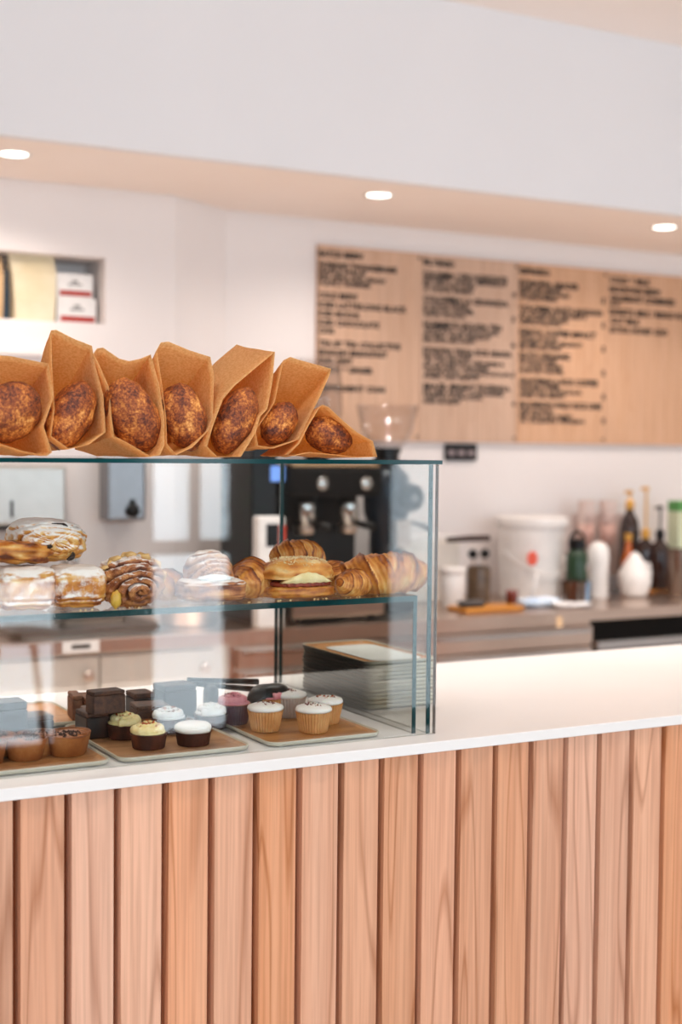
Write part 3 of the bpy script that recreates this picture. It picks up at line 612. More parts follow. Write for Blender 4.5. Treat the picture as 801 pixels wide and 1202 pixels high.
def cupcake(loc, label, cm, seed=0, paper=None, piped=False, topping=M_petal, hh=.036):
    t = root('cupcake', label, 'cupcake', loc, seed*1.7)
    n = 34*4
    c = MB(); rings = []
    for r, z in ((.0225,0),(.0238,.0015),(.0302,hh-.002),(.0312,hh)):
        rings.append([(r*(1+ .022*(1 if j % 4 in (0,1) else -1))*cos(2*pi*j/n), r*(1+.022*(1 if j % 4 in (0,1) else -1))*sin(2*pi*j/n), z) for j in range(n)])
    c.loft(rings, True, False); c.build('paper_case', paper or M_pleat, t)
    MB().lathe([(.029,hh-.004),(.0298,hh-.0005),(.02,hh+.0005)], 32).build('sponge', mat('vanilla_sponge','D9A055',.7,color2='C4853A',scale=90), t, smooth=True)
    if piped: cream_swirl(.030, .018, 2.4, seed).build('icing', cm, t, loc=(0,0,hh-.001), smooth=True)
    else: MB().lathe([(.0285,hh-.0005),(.0312,hh+.0015),(.0318,hh+.004),(.0300,hh+.0075),(.022,hh+.0105),(.008,hh+.0118)], 40, rf=lambda a, z: 1+.014*sin(a*3+seed)+.012*sin(a*7+seed*2)).build('icing', cm, t, smooth=True)
    scatter(.017, .017, hh+(.0155 if piped else .0108), 20, .0024, seed+40, .0015).build('dried_petals', topping, t, kind='stuff'); return t
M_rp = mat('red_petal', '8E2A22', .5, color2='5A2A10', scale=400)
cupcake(spot_at(318, 860, .023), 'white iced vanilla cupcake at the front left of the right tray', M_wcream, 1, topping=M_rp)
cupcake(spot_at(375, 861.5, .023), 'white iced vanilla cupcake with petals, nearest the tray front centre', M_wcream, 2, topping=M_rp)
cupcake(spot_at(389, 851, .023), 'white iced vanilla cupcake behind, furthest right on the tray', M_wcream, 3, topping=M_petal)
q = spot_at(326, 845, .023); cupcake((q[0], q[1]+.012, TB), 'pink iced cupcake in a brown case behind the white iced ones', M_pcream, 4, piped=True, topping=M_rp)
q = spot_at(282, 852, .023); cupcake((q[0], q[1]+.005, TB), 'pink iced cupcake on a dark tall base at the left of the right tray', M_pcream, 5, paper=mat('dark_case','5A4450',.6), piped=True, topping=M_rp)
q = spot_at(345, 846, .023); cupcake((q[0]+.012, q[1]+.02, TB), 'pale cupcake half hidden between the pink and white iced cupcakes', M_wcream, 6, paper=M_pleat2, topping=M_rp)
M_choctop = mat('chocolate_top', '6A4630', .5, color2='3C2216', scale=110, bump=.8)
M_slice = mat('nut_slice', '5A3826', .6, color2='3A2015', scale=120, bump=.6)
M_slice2 = mat('biscuit_slice', '8A5A3C', .65, color2='633A24', scale=90, bump=.6)
M_darkch = mat('dark_slice', '20130F', .4, color2='1C100E', scale=60)
def slice_(u, v, w_, d_, h, rz, label, body, topm, z=TB, name='chocolate_slice', y=None, layer=None):
    q = at(u, v, z=z); Y = y if y is not None else q.y + d_*.5; X = at(u, v, y=Y).x if y is not None else q.x
    t = root(name, label, 'slice', (X, Y, z), rz)
    o = B(-w_/2, w_/2, -d_/2, d_/2, 0, h*.82).build('base', body, t, bevel=.002)
    if layer: B(-w_/2-.0003, w_/2+.0003, -d_/2-.0003, d_/2+.0003, h*.36, h*.48).build('filling_layer', layer, t)
    B(-w_/2+.0004, w_/2-.0004, -d_/2+.0004, d_/2-.0004, h*.82, h).build('topping', topm, t, bevel=.0025)
    return t
M_caramel = mat('caramel', '9A6238', .4)
slice_(126, 864, .062, .060, .044, -.10, 'dark layered slice below the topmost block on the middle tray', M_slice, M_choctop, layer=M_caramel)
slice_(108, 862, .040, .055, .044, .05, 'dark slice at the rear left edge of the middle tray, under the block', M_darkch, M_slice, y=2.235)
slice_(124, 824, .057, .036, .038, .08, 'brown nut speckled block sitting on top of the dark slices', M_slice, M_slice, z=TB+.0445, y=2.205)
slice_(176, 848, .060, .055, .042, -.12, 'nut topped dark slice right of the stacked blocks', M_slice, M_choctop, layer=M_caramel, y=2.265)
slice_(165, 838, .04, .05, .052, .0, 'dark slice just behind the nut topped slice', M_darkch, M_slice, y=2.33)
slice_(205, 840, .065, .05, .062, .1, 'tall black slice behind, beside the pale window reflection', M_darkch, M_darkch, y=2.33)
slice_(88, 838, .018, .060, .045, -.15, 'thin pale brown slice, leftmost of the upright pair behind', M_slice2, M_slice2, y=2.40)
slice_(101, 840, .018, .060, .042, -.1, 'thin pale brown slice, rightmost of the upright pair behind', M_slice2, M_slice2, y=2.39)
slice_(8, 848, .055, .05, .075, 0, 'dark chocolate slice at the left edge behind the tarts', M_darkch, M_darkch, y=2.22)
slice_(40, 848, .05, .05, .048, 0.1, 'low dark slice behind the plain brown tart', M_darkch, M_choctop, y=2.225)
# black domed cake and tongs at the back of the right tray
q = at(315, 815, y=2.27)
o = blob(.044, .03, .031, .8, .9, 48, 30, lump(51, .04), flat=-.028).build('chocolate_dome_cake', M_black, loc=(q.x, 2.262, TB+.0285), smooth=True); tag(o, 'glossy black domed cake behind the pink cupcakes', 'cake')
tg = root('serving_tongs', 'black serving tongs lying behind the cupcakes', 'tongs', (1.09, 2.37, TZ-.012))
MB().tube([(-.11,0,.075),(-.04,-.005,.068),(.03,-.01,.062)], [.004,.005,.006], 8).build('arm', M_black, tg, smooth=True)
MB().tube([(-.11,0.012,.066),(-.04,.015,.055),(.03,.01,.045)], [.004,.005,.006], 8).build('arm', M_black, tg, smooth=True)
blob(.012,.018,.024,.6,.6,20,14).build('hinge', M_darkch, tg, loc=(-.06,.006,.0365), smooth=True)

# ------------------------------------------------------------------ menu board
BX = [2.486, 2.951, 3.426, 3.896, 4.37, 4.85]; BZ0, BZ1 = 1.527, 2.276; BY = YW - .022
brd = root('menu_board', 'wide plywood menu board with black lettering on the white back wall', 'menu board', (2.486, YW, BZ0))
def rel(o): o.parent = brd; o.location = -Vector(brd.location); return o
for i in range(5):
    rel(B(BX[i]+.001, BX[i+1]-.001, BY, YW-.002, BZ0, BZ1).build('board_panel', M_ply, bevel=.001))
    for z in (BZ0+.02, BZ1-.02): rel(MB().lathe([(.006,0),(.006,.003)], 12).xform(Matrix.Translation((BX[i+1]-.012, BY, z)) @ Matrix.Rotation(pi/2, 4, 'X')).build('screw', M_frame))
dg = None
def lettering(lines, nm='lettering'):
    """lines: (text, left px, centre px row, width px, cap px) ; returns one joined raised mesh"""
    mb = MB()
    for txt, u, v, wpx, cap in lines:
        c = bpy.data.curves.new('t', 'FONT'); c.body = txt; c.size = 1; c.offset = .055; c.resolution_u = 2; c.extrude = 0
        o = bpy.data.objects.new('t', c); COL.objects.link(o); bpy.context.view_layer.update()
        me = o.evaluated_get(bpy.context.evaluated_depsgraph_get()).to_mesh()
        vs_ = [v_.co.copy() for v_ in me.vertices]; fs = [tuple(p_.vertices) for p_ in me.polygons]
        if vs_:
            xa = min(q.x for q in vs_); xb = max(q.x for q in vs_)
            a = at(u, v, y=BY); b = at(u + wpx, v, y=BY); s = mpp(u, BY); H = cap*s
            W_ = b.x - a.x
            mb.add([(a.x + (q.x-xa)/(xb-xa)*W_, BY - .0015, a.z + (q.y/.70 - .5)*H) for q in vs_], fs)
        o.to_mesh_clear(); bpy.data.objects.remove(o); bpy.data.curves.remove(c)
    return rel(mb.build(nm, M_ink, kind='stuff'))
c1 = [('BATCH BREW', 374, 297, 53, 6.5), ('HUMANO TWANGERAME', 374, 310, 92, 6.5), ('MAPLE SYRUP', 374, 317.5, 56, 5), ('RED APPLE AND PEACH', 374, 324.5, 78, 5), ('A JUICY SUMMER', 374, 331, 62, 5),
      ('COLD BREW', 374, 346, 46, 6.5), ('ICED LATTE/LONG BLACK', 374, 357, 104, 6.5), ('ICED MOCHA', 374, 367.5, 49, 6.5), ('ICED CHOCOLATE', 374, 378, 71, 6.5), ('CHAI', 374, 387.5, 18, 6.5),
      ('TEA BY TEA COLLECTIVE', 374, 402.5, 96, 6.5), ('ENGLISH BREAKFAST', 374, 413, 81, 6.5), ('EARL GREY', 374, 422.5, 41, 6.5), ('LEMON & GINGER', 374, 433, 64, 6.5), ('PEPPERMINT CHAI', 374, 455, 78, 6.5)]
lettering(c1)
SM = ['SWEET AND BRIGHT', 'RED APPLE AND HONEY', 'A CLEAN FINISH', 'PLUM AND CARAMEL', 'WITH COCOA']
def blocks(u, head, hw, items):
    L_ = [(head[0], u, head[1], hw, 6.5)]; k = 0
    for t, v, wd, rows in items:
        L_.append((t, u, v, wd, 6.5))
        for i, (vv, ww) in enumerate(rows): L_.append((SM[(k + i) % 5], u, vv, ww, 4.6)); 
        k += 2
    return L_
lettering(blocks(497, ('FILTERED', 307.5), 37, [
  ('COLOMBIA / OPO HORIZONTE', 321, 99, [(327,99),(333,62),(339,58)]),
  ('COLOMBIA LA GRANADA', 350, 100, [(357,54),(363,60),(369,50)]),
  ('HUMBERTO BOLIVIA TEN', 380, 92, [(386.5,90),(392.5,80),(398.5,62)]),
  ('ETHIOPIA YIRGA DOS ABANA', 411, 104, [(418,58),(424,94),(430,78),(436,104),(441.5,66)]),
  ('BRAZIL BRIGHT FAZENDA', 453, 102, [(460,96),(465.5,70),(471,44)])]))
lettering(blocks(610, ('ESPRESSO', 317.5), 36, [
  ('ETHIOPIA ABADIR', 331.5, 70, [(338,50),(343.5,60),(349,44)]),
  ('COLOMBIA SANTA MARIANA', 361, 98, [(367.5,78),(373,58),(378.5,50)]),
  ('KENYA COFFEE IMPACT', 389, 90, [(396,46),(401.5,74),(407,50)]),
  ('KUTO ORGANIC', 416.5, 60, [(423,44),(429,50),(435,52)]),
  ('GUATEMALA BOX COFFEE', 446.5, 92, [(453,48),(458.5,74),(464,54)]),
  ('BOURBON WILD RICE LIME', 474.5, 96, [(482,40),(488,62),(493.5,76)])]))
lettering([('COLD & MILK', 716, 328, 48, 6.5), ('MOUNTAIN BREW', 716, 339, 60, 6.5), ('CROISSANT COMBINED', 716, 349.5, 77, 6.5), ('6.5', 716, 356, 12, 5), ('BARISTA MILK / BREAD ROLL', 716, 365.5, 95, 6.5), ('OAT MILK', 716, 376, 36, 6.5), ('EXTRA HONEY ADD', 716, 386.5, 68, 6.5)])
lettering([('4', 601, 346, 5, 6), ('5', 601, 375, 4, 6), ('6', 600, 405, 5, 6), ('5', 601, 440, 3, 6), ('4', 601, 474, 4, 6)] + [('5', 706.5, v, 4, 6) for v in (353, 382, 410, 438, 466, 494)])
# power outlet
pz = at(540, 531, y=YW)
po = root('power_outlet', 'black triple wall socket below the menu board', 'socket', (pz.x, YW, pz.z))
B(-.078, .078, -.012, -.001, -.034, .034).build('face_plate', M_black, po, bevel=.003)
for i in (-1, 0, 1): B(i*.048-.016, i*.048+.016, -.015, -.0122, -.014, .010).build('rocker', mat('rocker_grey', '8E7F80', .4), po, bevel=.001)

# ------------------------------------------------------------------ niche contents
b = at(36, 375, y=YL2+.06); S = mpp(36, YL2+.06)
def paper_sack(u0, u1, vt, vb, y, m_, label, lean=0):
    a = at(u0, vb, y=y); c = at(u1, vb, y=y); tz_ = at(u1, vt, y=y).z; wdt = c.x - a.x
    t = root('paper_sack', label, 'paper bag', (a.x + wdt/2, y, NZ0 + .0005)); h = tz_ - NZ0
    rings = [[(-wdt/2*k, -dd, z), (wdt/2*k, -dd, z), (wdt/2*k, dd, z), (-wdt/2*k, dd, z)] for k, dd, z in ((.86,.05,0),(.90,.055,h*.3),(.96,.045,h*.7),(.98,.02,h*.88),(1.0,.006,h))]
    MB().loft(rings).build('sack', m_, t, bevel=.003); B(-wdt/2, wdt/2, -.009, -.0065, h*.90, h*.985).build('folded_top', m_, t); return t
M_sack = mat('cream_paper', 'E9DCC0', .7, color2='DDCDAA', scale=8)
paper_sack(9, 63, 301, 375, YL2+.075, M_sack, 'tall cream paper bag standing in the wall niche')
paper_sack(-40, 1.5, 302, 373, YL2+.075, mat('tan_paper', 'C9A57A', .7), 'tan paper bag at the left edge of the wall niche')
a = at(3, 372, y=YL2+.11); o = B(-.012, .012, -.06, .06, 0, .17).build('book', mat('navy_cloth', '1F3A4E', .6), loc=(at(5,372,y=YL2+.10).x, YL2+.14, NZ0+.0005), bevel=.002); tag(o, 'dark blue upright packet between the two paper bags in the niche', 'packet')
def tea_box(u0, u1, z0, h, label, y):
    a = at(u0, 370, y=y); c = at(u1, 370, y=y); wd = c.x - a.x
    t = root('carton', label, 'box', (a.x + wd/2, y+.05, z0))
    B(-wd/2, wd/2, -.05, .05, 0, h).build('box', M_white, t, bevel=.001); B(-wd/2+.012, wd/2-.005, -.0508, -.0502, .006, .006+h*.22).build('red_band', mat('red_print', 'B02C1E', .6), t)
    B(-.022, .026, -.0508, -.0502, h*.52, h*.58).build('printed_mark', M_frame, t); B(-.008, .012, -.0508, -.0502, h*.64, h*.72).build('printed_mark', M_frame, t); return t
hh = (at(90, 350, y=YL2+.05).z - NZ0)
tea_box(67, 113, NZ0+.0005, hh, 'white carton with a red band, lower of the two in the niche', YL2+.045)
tea_box(66, 109, NZ0+.001+hh, at(90, 322, y=YL2+.05).z - NZ0 - hh, 'white carton with a dark red band, upper of the two in the niche', YL2+.05)

# ------------------------------------------------------------------ downlights
M_lamp = mat('lamp_glow', 'FFF6EA', .5, emit=12)
for i, x in enumerate(SOFFIT_X):
    lb = {0: 'outermost recessed soffit downlight beyond the left frame edge', 1: 'recessed soffit downlight just beyond the left frame edge', 5: 'recessed soffit downlight beyond the right frame edge', 2: 'round recessed downlight in the soffit at the left edge', 3: 'round recessed downlight in the soffit in the middle', 4: 'round recessed downlight in the soffit at the right edge'}.get(i, 'round recessed soffit downlight beyond the frame')
    t = root('downlight', lb, 'light', (x, 4.19, ZS), 0, 'recessed downlights in the soffit')
    MB().lathe([(.040,-.001),(.052,-.004),(.054,0)], 32, cap0=False, cap1=False).build('trim_ring', M_white, t, smooth=True)
    MB().lathe([(.040,-.0008),(.040,-.0022)], 32).build('lens', M_lamp, t)
    if i not in (2, 3, 4): pass

# ------------------------------------------------------------------ back bench
BF = 4.085
bench = root('back_bench', 'long stainless steel work bench along the back wall', 'bench', (0, 0, 0))
mb = MB(); mb.box(.62, XA, BF, YL2-.004, .86, .90); mb.box(XA, XB+.01, BF, YL2-.004, .86, .90); mb.box(XB+.01, 5.6, BF, YW-.004, .86, .90); mb.build('steel_top', M_steel, bench, bevel=.002)
mb = MB(); mb.box(-1.0, XA, BF+.04, YL2-.004, 0, .86); 
B(.62, 1.86, BF+.06, YL2-.004, .08, .8595).build('carcass', M_cream, bench)
B(1.86, 3.36, BF+.06, YW-.004, .08, .8595).build('carcass', M_steel, bench)
B(3.36, 5.6, BF+.45, YW-.004, .0, .8595).build('carcass', M_blackm, bench, label='dark open bay')
x = .635
while x < 1.8:
    d = B(x, x+.385, BF+.040, BF+.059, .10, .84).build('door', M_cream, bench, bevel=.002)
    for kx in (x+.345,) : MB().lathe([(.006,0),(.006,.014),(.016,.018),(.017,.026),(.010,.030)], 20).xform(Matrix.Translation((kx, BF+.040, .785)) @ Matrix.Rotation(pi/2, 4, 'X')).build('knob', M_steel, d, smooth=True)
    x += .39
for x0_, x1_ in ((1.88, 2.60), (2.62, 3.35)):
    for z0, z1 in ((.77, .835), (.50, .76), (.10, .49)):
        d = B(x0_, x1_, BF+.03, BF+.059, z0, z1).build('drawer', M_steel, bench, bevel=.002)
        B(x0_+.02, x1_-.02, BF+.012, BF+.0298, z1-.02, z1-.008).build('pull', M_steel2, d)
B(3.37, 5.55, BF+.02, BF+.05, .745, .775).build('rail', M_steel2, bench, label='polished rail across the dark open bay')
B(3.37, 5.55, BF+.06, BF+.44, .0, .02).build('base_shelf', M_blackm, bench)
s_ = at(95, 759, y=BF); o = B(-.058, .058, -.0014, -.0002, -.018, .018).build('sticker', M_white, bench, loc=(s_.x, BF, s_.z), label='small white sticker with dark print'); B(-.03, .03, -.0016, -.0013, -.007, .007).build('print', M_frame, o)
s_ = at(657, 730, y=BF); B(-.013, .013, -.0014, -.0002, -.02, .02).build('tape', mat('tape', 'E8C49A', .6), bench, loc=(s_.x, BF, s_.z), label='strip of beige tape')
# sink basin edge on the left part and soap / towel dispensers
tw = root('towel_dispenser', 'steel paper towel dispenser on the wall at the left', 'dispenser', (1.28, YL2, 1.23))
B(-.17, .136, -.11, -.001, 0, .20).build('housing', mat('pale_steel', 'C9C5C0', .3, .6), tw, bevel=.012); B(-.19, .13, -.105, -.004, -.012, -.0005).build('slot', M_black, tw); B(-.055, -.045, -.1125, -.1101, .03, .085).build('window', M_black, tw)
a = at(127, 612, y=YL2-.1); c = at(172, 546, y=YL2-.1)
sp_ = root('soap_dispenser', 'steel wall mounted soap dispenser with a black push button', 'dispenser', ((a.x+c.x)/2, YL2, a.z)); wd = c.x - a.x
B(-wd/2, wd/2, -.10, -.001, 0, .24).build('housing', mat('mid_steel', '8E8D90', .3, .8), sp_, bevel=.01)
MB().lathe([(.024,0),(.024,.010),(.016,.022)], 20).xform(Matrix.Translation((.018, -.1, .035)) @ Matrix.Rotation(pi/2, 4, 'X')).build('button', M_black, sp_, smooth=True); MB().box(.01,.026,-.108,-.1,.05,.075).build('lever', M_black, sp_)
sk = root('sink', 'steel wash basin rim standing on the bench at the left', 'sink', (1.40, 4.33, .9005))
mb = MB(); mb.loft([inset(.5,.34,.05,0,0), inset(.5,.34,.05,0,.02), inset(.5,.34,.05,.012,.024), inset(.5,.34,.05,.03,.02), inset(.5,.34,.05,.045,.003)], True, True); mb.build('basin', mat('dark_steel', '77716B', .3, .9), sk, loc=(-.25,-.17,0), sharp=40)
MB().tube([(.0,.12,.02),(.0,.12,.20),(.0,.10,.25),(.0,.04,.26),(.0,0,.22)], .011, 12).build('tap', M_steel2, sk, smooth=True)
pn = root('saucepan', 'shallow steel pan on the bench left of the dark coffee machine', 'pan', (1.79, 4.32, .9005), .9)

# pan
for o in [pn]:
    MB().lathe([(.085,0),(.095,.004),(.10,.055),(.103,.057),(.097,.055),(.092,.006),(.02,.006)], 32).build('body', M_steel, pn, smooth=True)
    MB().tube([(.10,0,.045),(.17,-.02,.055),(.24,-.04,.06)], [.006,.008,.009], 8).build('handle', M_black, pn, smooth=True)

# ------------------------------------------------------------------ coffee machine and grinders
ZB = .9004
MY = 4.36
em = root('espresso_machine', 'black espresso machine with steel trim seen through the glass case', 'coffee machine', (2.29, MY, ZB))
B(-.20, .16, -.02, .11, .10, .52).build('body', M_black, em, bevel=.02)
B(-.20, .16, -.20, .11, .43, .53).build('upper_housing', M_blackm, em, bevel=.015)
B(-.20, .16, -.22, .11, .02, .10).build('drip_tray', M_steel, em, bevel=.008)
for x in (-.17, .13):
    for y in (-.18, .08): MB().lathe([(.02,0),(.018,.02)], 14, c=(x,y,0)).build('foot', M_black, em)
B(-.19, .15, -.19, .10, .531, .545).build('cup_rail', mat('brass_rail','C9A27A',.3,.8), em, bevel=.004)
for gx in (-.10, .07):
    g = MB().lathe([(.038,-.10),(.038,-.03),(.030,0)], 24).xform(Matrix.Translation((gx, -.11, .429))).build('group_head', M_steel2, em, smooth=True)
    MB().tube([(gx,-.14,.345),(gx,-.20,.335),(gx+.01,-.27,.33)], [.009,.012,.014], 10).build('portafilter_handle', M_black, g, smooth=True)
    MB().lathe([(.034,0),(.036,.03)], 20, c=(gx,-.11,.30)).build('filter_basket', M_steel, g, smooth=True)
    MB().lathe([(.022,0),(.024,.008),(.010,.012)], 20).xform(Matrix.Translation((gx+.02, -.2005, .475)) @ Matrix.Rotation(pi/2, 4, 'X')).build('gauge', M_steel2, em, smooth=True)
# digital scale screen on a dark tower at the left of the machine
tw2 = root('batch_brewer', 'tall black coffee brewer with a small lit blue screen', 'coffee brewer', (2.015, 4.30, ZB))
B(-.05, .045, -.10, .16, 0, .60).build('tower', M_black, tw2, bevel=.006)
sc_ = at(326, 556, y=4.198); B(-.026, .026, -.0025, 0, -.026, .026).build('screen', mat('screen_blue', '6F9BEA', .4, emit=.9), tw2, loc=(sc_.x-2.015, 4.198-4.30, sc_.z-ZB))
wb = at(319, 655, y=4.12); wt = at(319, 606, y=4.12)
pb = root('control_box', 'white box with a red tab in front of the black brewer', 'box', (wb.x, 4.13, ZB))
hbx = wt.z - ZB; B(-.052, .045, -.02, .03, 0, hbx).build('case', M_white, pb, bevel=.006); B(-.025, .02, -.0215, -.0202, hbx-.10, hbx-.025).build('window', M_black, pb); B(.022, .045, -.023, -.0202, hbx-.11, hbx-.03).build('red_tab', mat('red_tab', 'E24A2E', .5), pb)
def grinder(loc, label, hop_r, hop_z0, hop_z1, body_m, lever=True):
    t = root('coffee_grinder', label, 'grinder', loc)
    B(-.07, .07, -.10, .12, 0, .05).build('base', M_black, t, bevel=.01)
    MB().lathe([(.060,.05),(.062,.30),(.085,.36),(.088,.46),(.080,.50),(.05,.53)], 32).build('body', body_m, t, smooth=True)
    MB().lathe([(.045,0),(.050,.01),(.050,.05),(.042,.06)], 24).xform(Matrix.Translation((.03, -.085, .42)) @ Matrix.Rotation(pi/2, 4, 'X')).build('dial', M_black, t, smooth=True)
    MB().lathe([(.014,0),(.014,.005)], 16).xform(Matrix.Translation((.03, -.147, .42)) @ Matrix.Rotation(pi/2, 4, 'X')).build('dial_cap', M_steel2, t)
    MB().lathe([(.05,.53),(.046,.545),(.046,hop_z0-.02),(.053,hop_z0-.018),(.053,hop_z0)], 28).build('collar', M_black, t, sharp=40)
    MB().lathe([(.050,hop_z0),(.075,hop_z0+.02),(.098,hop_z0+.07),(hop_r,hop_z1),(hop_r-.003,hop_z1),(.093,hop_z0+.07),(.070,hop_z0+.022),(.046,hop_z0+.004)], 36, cap0=False, cap1=False).build('hopper', M_plastic_clear, t, smooth=True)
    if lever: MB().tube([(.06,-.02,.33),(.11,-.05,.32),(.15,-.07,.30)], [.005,.006,.010], 10).build('lever', M_blackm, t, smooth=True)
    B(-.03, .03, -.13, -.085, .24, .34).build('spout', M_steel, t, bevel=.006); B(-.035, .035, -.16, -.09, .10, .12).build('fork', M_black, t, bevel=.003); return t
grinder((2.605, 4.40, ZB), 'coffee grinder with a wide clear funnel hopper below the board', .115, .60, .757, mat('blue_grey_metal', '2A3440', .3, .3))
g2 = grinder((2.43, 4.62, ZB), 'rear coffee grinder with a tall clear hopper against the board', .085, .66, .93, M_black, False)
# ------------------------------------------------------------------ things on the bench, right
def lv(u, v, y=None):
    q = at(u, v, z=.9004)
    if y is None: y = min(q.y, 4.66)
    x = at(u, v, y=y).x; return Vector((x, y, ZB))
def S_(u, y): return mpp(u, y)
# appliance: white machine with a brown lever
t = root('water_boiler', 'pale box shaped appliance with a dark lever, half behind the case corner', 'appliance', (2.93, 4.60, ZB)); 
B(-.16, .10, -.06, .10, 0, .24).build('body', M_cream, t, bevel=.01); B(-.15, .09, -.05, .09, .2405, .26).build('lid', M_white, t, bevel=.004)
MB().tube([(.02,-.085,.245),(.12,-.10,.25),(.20,-.11,.25)], [.010,.013,.012], 10).build('lever', mat('brown_lever','3A241C',.4), t, smooth=True)
def pot(name, label, cat, u, y, rpx, hpx, prof, m_, n=32, vb=None, group=None):
    s = S_(u, y); r = rpx*s; h = hpx*s; p_ = at(u, 690, y=y); t = root(name, label, cat, (p_.x, y, ZB), 0, group)
    MB().lathe([(a*r, b_*h) for a, b_ in prof], n).build('body', m_, t, smooth=True, sharp=35); return t, r, h
t, r, h = pot('plastic_tub', 'small white lidded tub beside the case corner', 'tub', 531, 4.40, 15, 40, [(.85,0),(.88,.02),(.98,.98),(.95,1)], M_white)
MB().lathe([(r*1.04,0),(r*1.06,.004),(r*1.06,.016),(r*.98,.02)], 32, c=(0,0,h)).build('lid', M_white, t, sharp=40)
wt_ = root('wooden_board', 'small wooden board with a grey cloth beside the case corner', 'board', (lv(548, 712).x, 4.24, ZB)); B(-.13, .13, -.06, .07, 0, .016).build('slab', M_tray, wt_, bevel=.004)
o = blob(.055, .03, .013, .6, .7, 32, 20, lump(61,.08)).build('cloth_roll', mat('grey_cloth','4A4542',.9), loc=(lv(531,712).x-.02, 4.235, ZB+.0295), smooth=True); tag(o, 'dark grey rolled cloth on the small wooden board', 'cloth')
o = MB().lathe([(.020,0),(.024,.05),(.022,.05),(.018,.004)], 20).build('amber_glass', mat('amber_syrup','6A2413',.2), loc=(lv(549,705).x+.015, 4.27, ZB+.0165), smooth=True); tag(o, 'short glass of dark amber syrup on the small board', 'glass')
t, r, h = pot('utensil_jar', 'dark brown jar holding two black knobbed tools', 'jar', 562, 4.50, 14, 42, [(.85,0),(1,.05),(1,.9),(.9,1),(.82,1),(.82,.1)], mat('brown_jar','6A5440',.3, color2='4A3828', scale=30))
for dx in (-.022, .022):
    tl = root('tamper_tool', 'black knobbed tool standing in the jar, %s one' % ('left' if dx < 0 else 'right'), 'tool', (t.location.x+dx, 4.50, ZB+.04)); MB().tube([(0,0,0),(dx*.3,0,h-.01)], .004, 8).build('shaft', M_steel, tl); blob(.019,.019,.019).build('knob', M_black, tl, loc=(dx*.3,0,h+.008), smooth=True)
o = blob(.085, .05, .016, .7, .7, 48, 24, lump(63,.25)).build('tea_towel', mat('pale_blue_cloth','DDE6F0',.9,color2='B7CCE4',scale=14), loc=(lv(592,704).x, 4.27, ZB+.017), smooth=True); tag(o, 'crumpled white and pale blue tea towel in front of the bucket', 'towel')
o = blob(.075, .045, .010, .6, .6, 48, 24, lump(64,.2)).build('folded_cloth', mat('white_cloth','EDE8E6',.9), loc=(lv(640,709).x+.03, 4.20, ZB+.011), smooth=True); tag(o, 'folded white cloth at the bench edge right of the blue towel', 'cloth')
o = MB().tube([(0,0,0),(.02,0,.06),(.035,0,.11)], [.010,.006,.004], 8).build('white_spoon', M_white, loc=(lv(572,700).x, 4.36, ZB+.006), smooth=True); tag(o, 'white plastic scoop handle leaning up before the bucket', 'scoop')
# bucket
t, r, h = pot('plastic_bucket', 'large white lidded bucket with a carry handle on the bench', 'bucket', 623, 4.56, 40, 90, [(.86,0),(.90,.01),(.99,.95),(1.0,1)], M_white, 48)
MB().lathe([(r*1.03,-.018),(r*1.06,-.016),(r*1.06,.012),(r*1.0,.016),(r*.9,.010)], 48, c=(0,0,h)).build('lid', M_white, t, sharp=40)
MB().tube([(r*1.0*cos(a), -abs(r*1.05*sin(a))-.002, h*.62 - .09*sin(a)) for a in [pi*i/14 for i in range(15)]], .004, 8).build('handle', M_white, t, smooth=True)
q = at(636, 657, y=4.36); fl = root('flower_tag', 'orange red flower shaped sticker on the bucket front', 'sticker', (q.x, 4.56 - r*1.02, q.z))
mb = MB(); 
for k in range(7): a = 2*pi*k/7; mb.add(blob(.011,.003,.014,1,1,12,8).xform(Matrix.Translation((.016*cos(a), 0, .016*sin(a)))).v, blob(.011,.003,.014,1,1,12,8).f)
mb.build('petals', mat('orange_red','E8573C',.6), fl, smooth=True)
st = root('steel_scoop', 'steel round headed utensil standing in a cup before the bucket', 'utensil', (lv(650,700).x, 4.34, ZB+.003)); MB().tube([(0,0,0),(0,0,.11)], .006, 10).build('shaft', M_steel, st); blob(.026,.012,.026).build('head', M_steel2, st, loc=(0,0,.133), smooth=True)
t, r, h = pot('steel_beaker', 'slim steel beaker holding the round headed utensil', 'beaker', 654, 4.34, 8, 24, [(.9,0),(1,.02),(1,1),(.92,1),(.9,.05)], mat('blue_steel','8FA3B8',.2,.9))
t.location.x = st.location.x; t.location.z = ZB
# green bottle on steel jug
t, r, h = pot('steel_jug', 'steel milk jug on the bench below the green bottle', 'jug', 673, 4.22, 15, 30, [(.9,0),(1,.05),(.92,.7),(1,1),(.95,1),(.88,.1)], mat('dark_polish','7A6A60',.15,.95))
t, r, h = pot('drink_bottle', 'dark green drink bottle with a black loop cap', 'bottle', 677, 4.37, 13, 66, [(.95,0),(1,.02),(1,.80),(.8,.88),(.62,.92),(.62,.96)], mat('bottle_green','1F3A22',.35))
MB().lathe([(r*.8,0),(r*.8,.035),(r*.6,.04)], 24, c=(0,0,h*.93)).build('cap', M_black, t, sharp=40); MB().tube([(r*.75*cos(a), 0, h*.93+.036+.032*sin(a)) for a in [pi*i/12 for i in range(13)]], .006, 8).build('loop', M_black, t, smooth=True)
t, r, h = pot('milk_bottle', 'white round shouldered plastic bottle right of the green one', 'bottle', 702, 4.42, 13, 66, [(.88,0),(1,.05),(.92,.5),(1,.72),(.92,.88),(.6,.97),(.3,1)], M_white)
